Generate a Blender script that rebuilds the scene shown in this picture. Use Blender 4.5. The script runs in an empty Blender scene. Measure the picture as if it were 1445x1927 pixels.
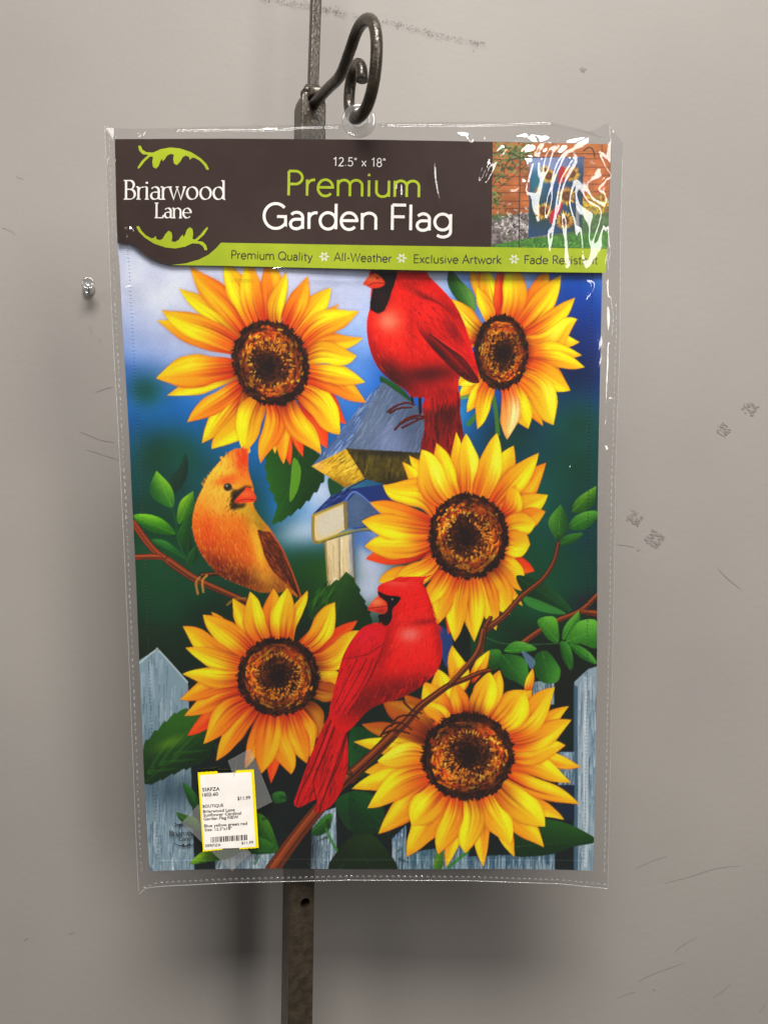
import bpy, bmesh, math
import numpy as np
from mathutils import Vector, Matrix

scene = bpy.context.scene
# ------------------------------------------------------------------ camera, world, lamps, exposure
F = 1400.0                      # focal length in pixels of the 1445 x 1927 photograph
CAMZ = 1.5
cam_d = bpy.data.cameras.new('camera'); cam = bpy.data.objects.new('camera', cam_d)
scene.collection.objects.link(cam); scene.camera = cam
cam.location = (0, 0, CAMZ); cam.rotation_euler = (math.radians(90), 0, 0)
cam_d.sensor_fit = 'HORIZONTAL'; cam_d.sensor_width = 36; cam_d.lens = F / 1445 * 36
cam_d.clip_start = .01; cam_d.clip_end = 50

world = bpy.data.worlds.new('World'); scene.world = world; world.use_nodes = True
world.node_tree.nodes['Background'].inputs[0].default_value = (1.0, .97, .95, 1)
world.node_tree.nodes['Background'].inputs[1].default_value = .10

def lamp(name, loc, target, sx, sy, power, col=(1, .965, .925)):
    d = bpy.data.lights.new(name, 'AREA'); d.shape = 'RECTANGLE'; d.size = sx; d.size_y = sy; d.energy = power; d.color = col
    o = bpy.data.objects.new(name, d); scene.collection.objects.link(o); o.location = loc
    o.rotation_euler = (Vector(target) - Vector(loc)).to_track_quat('-Z', 'Y').to_euler(); return o
# ceiling fittings of the shop: one over the aisle in front of the wall, one to the left; plus an added tall lamp at right to streak the film
lamp('ceiling_lamp', (.14, -.72, 3.25), (.14, -.2, 1.2), 1.2, .7, 92)
lamp('film_streak_lamp', (1.6, -1.6, 2.3), (.1, .5, 1.5), .52, 1.8, 28)
lamp('ceiling_lamp', (-2.2, -1.6, 3.0), (-1.6, -1.2, 1.0), .6, 1.2, 14)

scene.view_settings.view_transform = 'Standard'; scene.view_settings.look = 'None'
scene.view_settings.exposure = 0; scene.view_settings.gamma = 1; scene.view_settings.use_curve_mapping = False
scene.render.engine = 'CYCLES'; scene.cycles.use_denoising = True
scene.cycles.max_bounces = 10; scene.cycles.transparent_max_bounces = 24; scene.cycles.sample_clamp_indirect = 4
scene.cycles.caustics_reflective = False; scene.cycles.caustics_refractive = False

# ------------------------------------------------------------------ where things stand
WALL_Y = .632
def W(px, py, D):
    """the point at depth D metres (along the view) seen at photo pixel px, py"""
    return ((px - 722.5) / F * D, D, CAMZ - (py - 963.5) / F * D)
def pack_depth(py):             # the package hangs from the hook and leans back until its foot meets the post
    return 1.0 / (2.053 - .000157 * (py - 510))
def warp(px, py):               # the hanging package is not dead flat: it bows and ripples a few millimetres
    return .0022 * np.sin(px / 140 + 1.0) * (.35 + .65 * np.exp(-((py - 380) / 130) ** 2)) + .0020 * np.sin(py / 150 + px / 420) + .0012 * np.sin(px / 95 - py / 210)
def PK(px, py, off=0.0):
    return W(px, py, pack_depth(py) - off - float(warp(px, py)))

# ------------------------------------------------------------------ helpers
def link(name, me, mat, parent=None, smooth_=False):
    o = bpy.data.objects.new(name, me); scene.collection.objects.link(o)
    if mat is not None: me.materials.append(mat)
    if smooth_:
        me.polygons.foreach_set('use_smooth', np.ones(len(me.polygons), bool))
    if parent is not None: o.parent = parent
    return o
def mesh(name, verts, faces):
    me = bpy.data.meshes.new(name); me.from_pydata([tuple(v) for v in verts], [], faces); me.update(); return me
def empty(name, loc):
    o = bpy.data.objects.new(name, None); o.empty_display_size = .02; scene.collection.objects.link(o); o.location = loc; return o
def adopt(o, parent):
    """parent without moving: meshes are written in world coordinates"""
    o.parent = parent; o.matrix_parent_inverse = Matrix.Translation(-Vector(parent.location)); return o
def tag(o, label=None, cat=None, group=None, kind=None):
    for k, v in (('label', label), ('category', cat), ('group', group), ('kind', kind)):
        if v: o[k] = v
    return o
def grid_mesh(name, co, cols=None):
    """co: (rows, columns, 3) vertex positions -> quad sheet, optional vertex colours (linear)"""
    h, w = co.shape[:2]; me = bpy.data.meshes.new(name); n = h * w
    me.vertices.add(n); me.vertices.foreach_set('co', np.ascontiguousarray(co.reshape(-1, 3), np.float32).ravel())
    i = np.arange(n).reshape(h, w); q = np.stack([i[1:, :-1], i[1:, 1:], i[:-1, 1:], i[:-1, :-1]], -1).reshape(-1, 4)
    m = len(q); me.loops.add(m * 4); me.loops.foreach_set('vertex_index', q.ravel().astype(np.int32))
    me.polygons.add(m); me.polygons.foreach_set('loop_start', np.arange(0, m * 4, 4, dtype=np.int32))
    me.update(calc_edges=True)
    if cols is not None:
        at = me.color_attributes.new('print', 'FLOAT_COLOR', 'POINT')
        at.data.foreach_set('color', np.concatenate([cols.reshape(-1, 3), np.ones((n, 1))], 1).astype(np.float32).ravel())
    return me
def PKa(px, py, off=0.0):
    """vectorised PK"""
    D = 1.0 / (2.053 - .000157 * (py - 510)) - off - warp(px, py)
    return np.stack([(px - 722.5) / F * D, D, CAMZ - (py - 963.5) / F * D], -1)
def lathe(prof, seg=24):
    """profile of (radius, height) about z"""
    v, f = [], []
    for r, z in prof:
        for k in range(seg): v.append((r * math.cos(2 * math.pi * k / seg), r * math.sin(2 * math.pi * k / seg), z))
    for i in range(len(prof) - 1):
        for k in range(seg): f.append((i * seg + k, i * seg + (k + 1) % seg, (i + 1) * seg + (k + 1) % seg, (i + 1) * seg + k))
    return v, f
def tube(path, rad, seg=14, caps=True):
    P = [Vector(p) for p in path]; v, f = [], []; up = None
    for i, p in enumerate(P):
        t = (P[min(i + 1, len(P) - 1)] - P[max(i - 1, 0)]).normalized()
        if up is None: up = t.orthogonal().normalized()
        up = (up - t * up.dot(t)).normalized(); s = t.cross(up); r = rad if not callable(rad) else rad(i / (len(P) - 1))
        for k in range(seg):
            a = 2 * math.pi * k / seg; v.append(p + (up * math.cos(a) + s * math.sin(a)) * r)
    for i in range(len(P) - 1):
        for k in range(seg): f.append((i * seg + k, i * seg + (k + 1) % seg, (i + 1) * seg + (k + 1) % seg, (i + 1) * seg + k))
    if caps: f.append(tuple(range(seg))[::-1]); f.append(tuple(range((len(P) - 1) * seg, len(P) * seg)))
    return v, f
def sheet(poly, off, step=22.0):
    """flat outline in photo pixels, cut into small faces so that it follows the package's bow"""
    bm = bmesh.new(); bm.faces.new([bm.verts.new((x, y, 0)) for x, y in poly]); bm.normal_update(); bmesh.ops.triangulate(bm, faces=bm.faces[:])
    P = np.array([(p[0], p[1]) for p in poly])
    for ax in (0, 1):
        c = math.ceil(P[:, ax].min() / step) * step + .37
        while c < P[:, ax].max():
            co = [0, 0, 0]; no = [0, 0, 0]; co[ax] = c; no[ax] = 1
            bmesh.ops.bisect_plane(bm, geom=bm.verts[:] + bm.edges[:] + bm.faces[:], plane_co=co, plane_no=no); c += step
    bm.verts.index_update()
    v = [PK(q.co.x, q.co.y, off) for q in bm.verts]; f = [tuple(q.index for q in fc.verts) for fc in bm.faces]; bm.free(); return v, f
def slab(poly_px, off, thick):
    """flat piece with thickness, front face at off"""
    v, f = sheet(poly_px, off); v2, f2 = sheet(poly_px, off - thick); k = len(v); v += v2; f += [tuple(i + k for i in q)[::-1] for q in f2]
    P = [(p[0], p[1]) for p in poly_px]; k = len(v); n = 0
    for a, b in zip(P, P[1:] + P[:1]):
        m = max(1, int(math.hypot(b[0] - a[0], b[1] - a[1]) / 22))
        for q in range(m):
            for o in (off, off - thick): v.append(PK(a[0] + (b[0] - a[0]) * q / m, a[1] + (b[1] - a[1]) * q / m, o))
            n += 1
    f += [(k + 2 * i, k + 2 * i + 1, k + (2 * i + 3) % (2 * n), k + (2 * i + 2) % (2 * n)) for i in range(n)]
    return v, f

# ------------------------------------------------------------------ materials
def mat(name):
    m = bpy.data.materials.new(name); m.use_nodes = True; nt = m.node_tree
    return m, nt, nt.nodes['Principled BSDF']
def node(nt, kind, **kw):
    n = nt.nodes.new(kind)
    for k, v in kw.items():
        if k in n.inputs: n.inputs[k].default_value = v
        else: setattr(n, k, v)
    return n
def rgb(r, g, b): return tuple(((c / 255) / 12.92 if c / 255 <= .04045 else ((c / 255 + .055) / 1.055) ** 2.4) for c in (r, g, b)) + (1,)
def noise_mix(nt, bs, c1, c2, scale, lo=.35, hi=.65, detail=4):
    tc = node(nt, 'ShaderNodeTexCoord'); n = node(nt, 'ShaderNodeTexNoise', Scale=scale, Detail=detail)
    nt.links.new(tc.outputs['Object'], n.inputs['Vector'])
    r = node(nt, 'ShaderNodeValToRGB'); r.color_ramp.elements[0].position = lo; r.color_ramp.elements[1].position = hi
    r.color_ramp.elements[0].color = c1; r.color_ramp.elements[1].color = c2
    nt.links.new(n.outputs['Fac'], r.inputs['Fac']); nt.links.new(r.outputs['Color'], bs.inputs['Base Color'])
    return tc, n
def bump(nt, bs, tc, scale, strength, dist, detail=3):
    n = node(nt, 'ShaderNodeTexNoise', Scale=scale, Detail=detail); nt.links.new(tc.outputs['Object'], n.inputs['Vector'])
    b = node(nt, 'ShaderNodeBump', Strength=strength, Distance=dist); nt.links.new(n.outputs['Fac'], b.inputs['Height'])
    nt.links.new(b.outputs['Normal'], bs.inputs['Normal']); return b

M = {}
m, nt, bs = mat('wall_paint'); tc, n = noise_mix(nt, bs, rgb(139, 134, 129), rgb(147, 142, 136), 3.0)
bump(nt, bs, tc, 200, .13, .0012, 6); bs.inputs['Roughness'].default_value = .62; bs.inputs['Specular IOR Level'].default_value = .25; M['wall'] = m
m, nt, bs = mat('scuff'); noise_mix(nt, bs, rgb(80, 76, 75), rgb(116, 111, 107), 90); bs.inputs['Roughness'].default_value = .8; M['scuff'] = m
m, nt, bs = mat('faint_scuff'); noise_mix(nt, bs, rgb(124, 119, 114), rgb(135, 130, 125), 60); bs.inputs['Roughness'].default_value = .8; M['faint'] = m
m, nt, bs = mat('hammered_bronze_paint'); tc, n = noise_mix(nt, bs, rgb(50, 43, 34), rgb(70, 61, 48), 160)
b = bump(nt, bs, tc, 420, .35, .0012, 1); bs.inputs['Roughness'].default_value = .32; bs.inputs['Metallic'].default_value = .25; bs.inputs['Specular IOR Level'].default_value = .6; M['iron'] = m
m, nt, bs = mat('hole_dark'); bs.inputs['Base Color'].default_value = (.01, .008, .006, 1); bs.inputs['Roughness'].default_value = .7; M['hole'] = m
def printed(name, rough, spec, weave):
    m, nt, bs = mat(name); a = node(nt, 'ShaderNodeAttribute', attribute_name='print'); nt.links.new(a.outputs['Color'], bs.inputs['Base Color'])
    bs.inputs['Roughness'].default_value = rough; bs.inputs['Specular IOR Level'].default_value = spec
    if weave:
        tc = node(nt, 'ShaderNodeTexCoord'); hs = []
        for ax in ('X', 'Z'):
            w = node(nt, 'ShaderNodeTexWave', Scale=230.0, Distortion=.4, bands_direction=ax); nt.links.new(tc.outputs['Object'], w.inputs['Vector']); hs.append(w)
        ad = node(nt, 'ShaderNodeMath', operation='ADD'); nt.links.new(hs[0].outputs['Fac'], ad.inputs[0]); nt.links.new(hs[1].outputs['Fac'], ad.inputs[1])
        b = node(nt, 'ShaderNodeBump', Strength=.12, Distance=.0002); nt.links.new(ad.outputs[0], b.inputs['Height']); nt.links.new(b.outputs['Normal'], bs.inputs['Normal'])
    return m
M['flag'] = printed('printed_polyester', .8, .15, True); M['photo'] = printed('printed_photo', .45, .3, False)
def plain(name, c, rough=.5, spec=.3, c2=None, scale=60):
    m, nt, bs = mat(name)
    noise_mix(nt, bs, rgb(*c), rgb(*(c2 or [min(255, int(x * 1.05) + 2) for x in c])), scale)
    bs.inputs['Roughness'].default_value = rough; bs.inputs['Specular IOR Level'].default_value = spec; return m
M['brown'] = plain('brown_card', (54, 36, 31), .5, .2, (58, 40, 35)); M['lime'] = plain('lime_card', (160, 178, 18), .5, .3); M['limeink'] = plain('lime_ink', (170, 188, 22), .5, .3)
M['white'] = plain('white_ink', (243, 238, 232), .5, .3); M['darkink'] = plain('dark_ink', (58, 48, 40), .5, .3); M['black'] = plain('black_ink', (28, 27, 27), .6, .2); M['yellow'] = plain('yellow_sticker', (250, 226, 6), .5, .3); M['paper'] = plain('white_sticker', (242, 236, 228), .55, .25)
M['greyink'] = plain('washed_black_ink', (48, 56, 60), .8, .1)
def film(name, haze, rough, tint=(1, 1, 1, 1), bumpy=0.0, ior=1.5, hazecol=(.8, .79, .77, 1), fscale=1.0):
    """thin clear plastic: sees through, mirrors the lamps by Fresnel, a trace of milky scatter"""
    m = bpy.data.materials.new(name); m.use_nodes = True; nt = m.node_tree; nt.nodes.clear()
    out = node(nt, 'ShaderNodeOutputMaterial'); tr = node(nt, 'ShaderNodeBsdfTransparent'); tr.inputs[0].default_value = tint
    gl = node(nt, 'ShaderNodeBsdfGlossy', Roughness=rough); df = node(nt, 'ShaderNodeBsdfDiffuse'); df.inputs[0].default_value = hazecol
    # Fresnel mirror of a thin sheet (same from both sides): 2 * (r0 + (1 - r0)(1 - |cos|)^5)
    ge = node(nt, 'ShaderNodeNewGeometry'); dt = node(nt, 'ShaderNodeVectorMath', operation='DOT_PRODUCT'); nt.links.new(ge.outputs['Incoming'], dt.inputs[0]); nt.links.new(ge.outputs['Normal'], dt.inputs[1])
    ab = node(nt, 'ShaderNodeMath', operation='ABSOLUTE'); nt.links.new(dt.outputs['Value'], ab.inputs[0])
    iv = node(nt, 'ShaderNodeMath', operation='SUBTRACT', use_clamp=True); iv.inputs[0].default_value = 1; nt.links.new(ab.outputs[0], iv.inputs[1])
    pw = node(nt, 'ShaderNodeMath', operation='POWER'); pw.inputs[1].default_value = 5; nt.links.new(iv.outputs[0], pw.inputs[0])
    fr = node(nt, 'ShaderNodeMath', operation='MULTIPLY_ADD', use_clamp=True); fr.inputs[1].default_value = .90; fr.inputs[2].default_value = .10; nt.links.new(pw.outputs[0], fr.inputs[0]); m1 = node(nt, 'ShaderNodeMixShader'); m2 = node(nt, 'ShaderNodeMixShader')
    m1.inputs[0].default_value = haze; nt.links.new(tr.outputs[0], m1.inputs[1]); nt.links.new(df.outputs[0], m1.inputs[2])
    mu = node(nt, 'ShaderNodeMath', operation='MULTIPLY'); mu.inputs[1].default_value = fscale; nt.links.new(fr.outputs[0], mu.inputs[0])
    nt.links.new(mu.outputs[0], m2.inputs[0]); nt.links.new(m1.outputs[0], m2.inputs[1]); nt.links.new(gl.outputs[0], m2.inputs[2])
    if bumpy:
        tc = node(nt, 'ShaderNodeTexCoord'); n = node(nt, 'ShaderNodeTexNoise', Scale=90, Detail=2, Distortion=.6); nt.links.new(tc.outputs['Object'], n.inputs['Vector'])
        b = node(nt, 'ShaderNodeBump', Strength=bumpy, Distance=.002); nt.links.new(n.outputs['Fac'], b.inputs['Height'])
        nt.links.new(b.outputs['Normal'], gl.inputs['Normal'])
    nt.links.new(m2.outputs[0], out.inputs[0]); return m
M['film'] = film('clear_film', .006, .075, bumpy=.035); M['backfilm'] = film('clear_back_film', .02, .12, bumpy=.1)
M['foldfilm'] = film('folded_film', .01, .05); M['weld'] = film('welded_film', .30, .12, bumpy=.3); M['tab'] = film('hang_tab_plastic', .13, .12, fscale=1.6); M['tape'] = film('matte_tape', .10, .2, bumpy=.25, hazecol=(.7, .7, .68, 1)); M['pin'] = film('clear_pin', .16, .06, fscale=2.0, tint=(.84, .84, .84, 1))
# ------------------------------------------------------------------ print painter (numpy)
# The flat prints (flag cloth, photo on the card) are painted shape by shape into a colour
# array and stored as the colour attribute of the printed sheet's mesh.
rng = np.random.default_rng(7)

def frame(x0, y0, s):
    return lambda pts: [(x0 + p[0] / s, y0 + p[1] / s) + tuple(p[2:]) for p in pts]
FA = frame(200, 500, 2.89); FB = frame(660, 500, 2.89); FC = frame(220, 820, 2.89)
FD = frame(660, 800, 2.89); FE = frame(240, 1080, 2.89); FF = frame(660, 1180, 2.89)
FG = frame(240, 1380, 2.89); FT = frame(360, 1400, 8.756)
FH = frame(180, 200, 2.779); FI = frame(660, 200, 2.676); FJ = frame(910, 250, 5.352)
FK = frame(500, 0, 5.161)

def smooth(pts, closed=True, n=6):
    """Catmull-Rom through the points; a point given twice stays a sharp corner."""
    P = np.array([(p[0], p[1]) for p in pts], float); m = len(P); out = []
    for i in range(m if closed else m - 1):
        if closed:
            a, b, c, d = P[(i - 1) % m], P[i], P[(i + 1) % m], P[(i + 2) % m]
        else:
            a, b, c, d = P[max(i - 1, 0)], P[i], P[i + 1], P[min(i + 2, m - 1)]
        if np.allclose(b, c):
            continue
        if np.allclose(a, b): a = b
        t = np.linspace(0, 1, n, endpoint=False)[:, None]
        out.append(.5 * (2 * b + (c - a) * t + (2 * a - 5 * b + 4 * c - d) * t * t + (3 * b - a - 3 * c + d) * t ** 3))
    if not closed: out.append(P[-1:])
    return np.concatenate(out)

def noise2(h, w, cell, seed):
    r = np.random.default_rng(seed)
    gh, gw = int(h / cell) + 3, int(w / cell) + 3
    g = r.random((gh, gw)); y = np.arange(h) / cell; x = np.arange(w) / cell
    yi, xi = y.astype(int), x.astype(int); fy, fx = y - yi, x - xi
    fy = (fy * fy * (3 - 2 * fy))[:, None]; fx = (fx * fx * (3 - 2 * fx))[None]
    a = g[np.ix_(yi, xi)]; b = g[np.ix_(yi, xi + 1)]; c = g[np.ix_(yi + 1, xi)]; d = g[np.ix_(yi + 1, xi + 1)]
    return (a * (1 - fx) + b * fx) * (1 - fy) + (c * (1 - fx) + d * fx) * fy

class Art:
    def __init__(s, x0, y0, w, h, k=1.0):
        s.x0, s.y0, s.k = x0, y0, k
        s.W, s.H = int(w * k), int(h * k)
        s.a = np.zeros((s.H, s.W, 3))
    def box(s, xa, ya, xb, yb, pad=2):
        i0 = max(int((xa - s.x0) * s.k) - pad, 0); i1 = min(int((xb - s.x0) * s.k) + pad + 1, s.W)
        j0 = max(int((ya - s.y0) * s.k) - pad, 0); j1 = min(int((yb - s.y0) * s.k) + pad + 1, s.H)
        if i1 <= i0 or j1 <= j0: return None
        return (slice(j0, j1), slice(i0, i1))
    def grid(s, b):
        y = (np.arange(b[0].start, b[0].stop) + .5) / s.k + s.y0
        x = (np.arange(b[1].start, b[1].stop) + .5) / s.k + s.x0
        return np.meshgrid(x, y)
    def mix(s, b, m, col):
        m = np.clip(m, 0, 1)[..., None]
        s.a[b] = s.a[b] * (1 - m) + np.asarray(col, float) * m
    def mask(s, P):
        P = np.asarray(P, float)
        b = s.box(P[:, 0].min(), P[:, 1].min(), P[:, 0].max(), P[:, 1].max())
        if b is None: return None, None
        X, Y = s.grid(b); acc = np.zeros(X.shape)
        Q = np.roll(P, -1, 0); q = .25 / s.k
        for ox, oy in ((-q, -q), (q, -q), (-q, q), (q, q)):
            x, y = X + ox, Y + oy; ins = np.zeros(X.shape, bool)
            for (xa, ya), (xb, yb) in zip(P, Q):
                if ya == yb: continue
                c = ((ya > y) != (yb > y))
                ins ^= c & (x < (xb - xa) * (y - ya) / (yb - ya) + xa)
            acc += ins
        return b, acc / 4
    def poly(s, pts, col, sm=True, alpha=1.0, tex=0.0, soft=0):
        P = smooth(pts) if sm else np.array([(p[0], p[1]) for p in pts], float)
        b, m = s.mask(P)
        if b is None: return None
        if soft:
            m = blur(m, soft)
        c = np.asarray(col, float)
        if tex:
            n = noise2(m.shape[0], m.shape[1], 5, int(P[0, 0] * 7 + P[0, 1])) - .5
            c = c[None, None] * (1 + tex * n[..., None])
        s.mix(b, m * alpha, c)
        return (b, m)
    def blob(s, cx, cy, rx, ry, col, a=1.0, ang=0, clip=None, p=2.0):
        if clip: rx, ry = rx * 1.3, ry * 1.3
        R = max(rx, ry) * 2.2
        b = clip[0] if clip else s.box(cx - R, cy - R, cx + R, cy + R)
        if b is None: return
        X, Y = s.grid(b); c, n = math.cos(math.radians(ang)), math.sin(math.radians(ang))
        u = ((X - cx) * c + (Y - cy) * n) / rx; v = (-(X - cx) * n + (Y - cy) * c) / ry
        m = np.exp(-(u * u + v * v) ** (p / 2)) * a
        if clip: m = m * clip[1]
        s.mix(b, m, col)
    def stroke(s, pts, w, col, a=1.0, w2=None, clip=None, soft=.6, sm=True):
        P = smooth(pts, False, 5) if sm and len(pts) > 2 else np.array([(p[0], p[1]) for p in pts], float)
        w2 = w if w2 is None else w2; mw = max(w, w2)
        b = s.box(P[:, 0].min() - mw, P[:, 1].min() - mw, P[:, 0].max() + mw, P[:, 1].max() + mw)
        if b is None: return
        X, Y = s.grid(b); m = np.zeros(X.shape); n = len(P) - 1
        for i in range(n):
            (xa, ya), (xb, yb) = P[i], P[i + 1]; dx, dy = xb - xa, yb - ya; L = dx * dx + dy * dy + 1e-9
            t = np.clip(((X - xa) * dx + (Y - ya) * dy) / L, 0, 1)
            d = np.hypot(X - xa - t * dx, Y - ya - t * dy)
            ww = (w + (w2 - w) * (i + t) / n) / 2
            m = np.maximum(m, np.clip((ww - d) / soft + .5, 0, 1) * np.clip(ww * 2.2, .15, 1))
        m = m * a
        if clip is not None:
            cb, cm = clip; full = np.zeros((s.H, s.W)); full[cb] = cm; m = m * full[b]
        s.mix(b, m, col)
    def hairs(s, clip, n, field, length, w, cols, a=.5, seed=1, jit=9):
        """many short strokes inside a shape, along a direction field(x, y) in degrees"""
        r = np.random.default_rng(seed); b, m = clip
        ys, xs = np.nonzero(m > .5)
        if not len(xs): return
        for q in r.integers(0, len(xs), n):
            x = (xs[q] + b[1].start) / s.k + s.x0; y = (ys[q] + b[0].start) / s.k + s.y0
            t = math.radians(field(x, y) + r.normal(0, jit)); L = length * r.uniform(.5, 1.3)
            c = np.array(cols[r.integers(len(cols))], float) * r.uniform(.85, 1.12)
            s.stroke([(x, y), (x + L * math.cos(t), y + L * math.sin(t))], w, np.clip(c, 0, 255), a, w * .3, clip, sm=False)

def fringe(A, pts, n, L, w, cols, seed=0, a=.75):
    """short feather strokes crossing the outline from inside to outside, swept along it"""
    P = smooth(pts); r = np.random.default_rng(seed); c = P.mean(0)
    for q in r.integers(0, len(P), n):
        p = P[q]; t = P[(q + 1) % len(P)] - P[q - 1]; t = t / (np.hypot(*t) + 1e-6); o = np.array([t[1], -t[0]])
        if o @ (p - c) < 0: o = -o
        if t[1] < 0: t = -t
        d = t * .85 + o * .35; e = p + d * L * r.uniform(.4, 1.0); b0 = p - d * L * .6 - o
        A.stroke([tuple(b0), tuple(e)], w, cols[r.integers(len(cols))], a, .5, sm=False)

def blur(m, r):
    k = np.exp(-.5 * (np.arange(-3 * r, 3 * r + 1) / r) ** 2); k /= k.sum()
    m = np.apply_along_axis(lambda v: np.convolve(v, k, 'same'), 0, m)
    return np.apply_along_axis(lambda v: np.convolve(v, k, 'same'), 1, m)

# ---- palettes of petals: (tip / body colour, root colour)
PET = {'y': ((255, 226, 10), (230, 108, 8)), 'l': ((255, 238, 50), (244, 150, 14)), 'g': ((246, 228, 10), (212, 128, 8)),
       'o': ((252, 178, 10), (212, 74, 10)), 'r': ((240, 92, 12), (186, 40, 12)), 'd': ((190, 112, 14), (104, 44, 10)),
       'p': ((255, 226, 150), (236, 96, 28)), 't': ((255, 208, 8), (222, 90, 8))}

def petal(A, base, tip, hw, tone, bend=0.0, blunt=0.0, seed=0):
    r = np.random.default_rng(seed)
    bx, by = base; tx, ty = tip; L = math.hypot(tx - bx, ty - by); ux, uy = (tx - bx) / L, (ty - by) / L
    t = np.linspace(0, 1, 26)
    pk = .52 + .14 * blunt + r.uniform(-.05, .05)
    f = np.where(t < pk, .5 + .5 * np.sin(np.pi / 2 * np.minimum(t / pk, 1)), 1 - np.clip((t - pk) / (1 - pk), 0, 1) ** (1.75 + blunt))
    wob = 1 + .07 * np.sin(t * r.uniform(5, 9) + r.uniform(0, 6)) + .035 * np.sin(t * r.uniform(14, 22) + r.uniform(0, 6))
    off = bend * hw * np.sin(np.pi * t) + hw * .35 * r.normal() * np.sin(np.pi * t * 1.4)
    mid = np.stack([bx + ux * L * t - uy * off, by + uy * L * t + ux * off], 1)
    mid += np.array([tx, ty]) * 0 - (mid[-1] - np.array([tx, ty])) * t[:, None] ** 2
    nrm = np.array([-uy, ux]); w = (hw * f * wob)[:, None]
    P = np.concatenate([mid + nrm * w, (mid - nrm * w)[::-1]])
    b, m = A.mask(P)
    if b is None: return
    # soft contact shade painted under the petal as in the artwork
    b2 = (slice(max(b[0].start - 0, 0), b[0].stop), b[1])
    sh = blur(m, 3); A.mix(b2, np.clip(sh, 0, 1) * .34, (112, 46, 6))
    X, Y = A.grid(b); T = ((X - bx) * ux + (Y - by) * uy) / L
    V = (-(X - bx) * uy + (Y - by) * ux) - np.interp(T, t, ((mid - np.array([bx, by])) @ nrm)); V = V / np.maximum(np.interp(T, t, hw * f), .6)
    tipc, root = [np.array(c, float) for c in PET[tone]]
    s = np.clip((T - .05) / r.uniform(.36, .6), 0, 1); s = s * s * (3 - 2 * s)
    n1 = np.sin(V * r.uniform(5, 8) + r.uniform(0, 6) + T * 2) * .5 + .3 * np.sin(V * 15 + r.uniform(0, 6))
    s = np.clip(s + n1 * .30 * (1 - .75 * T), 0, 1)
    C = root * (1 - s[..., None]) + tipc * s[..., None]
    side = r.choice([-1, 1]) if bend == 0 else np.sign(bend)
    lit = np.clip(side * V * .5 + .5, 0, 1)
    C = C * (1 - (1 - np.array([.97, .84, .62])) * (1 - lit)[..., None])
    crease = np.clip((-side * (V - .1 * np.sin(T * 4))) / .12, 0, 1) * np.clip((1 - T) / .5, 0, 1); C = C * (1 - .17 * crease[..., None] * np.array([.25, .9, 1.0]))
    hl = np.exp(-((V - side * .4) / .3) ** 2) * np.clip(1 - abs(T - .6) / .38, 0, 1)
    C = C + hl[..., None] * np.array([6, 26, 34])
    edge = np.clip((abs(V) - .80) / .2, 0, 1)
    C = C * (1 - .26 * edge[..., None] * np.array([.4, .8, 1.0]))
    for q in range(6):                                   # painted veins
        v0 = r.uniform(-.75, .75); vein = np.exp(-((V - v0 * (1 - .5 * T)) / .075) ** 2) * np.clip(1 - T / r.uniform(.5, .95), 0, 1)
        C = C * (1 - .36 * vein[..., None] * np.array([.5, .9, 1.0]))
    tipo = np.clip((T - .86) / .14, 0, 1) * r.uniform(0, .55)
    C = C * (1 - tipo[..., None] * np.array([.05, .35, .3]))
    rootd = np.clip(1 - T / .16, 0, 1) ** 1.5
    C = C * (1 - .62 * rootd[..., None] * np.array([.75, .95, 1.0]))
    A.mix(b, m, np.clip(C, 0, 255))

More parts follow.
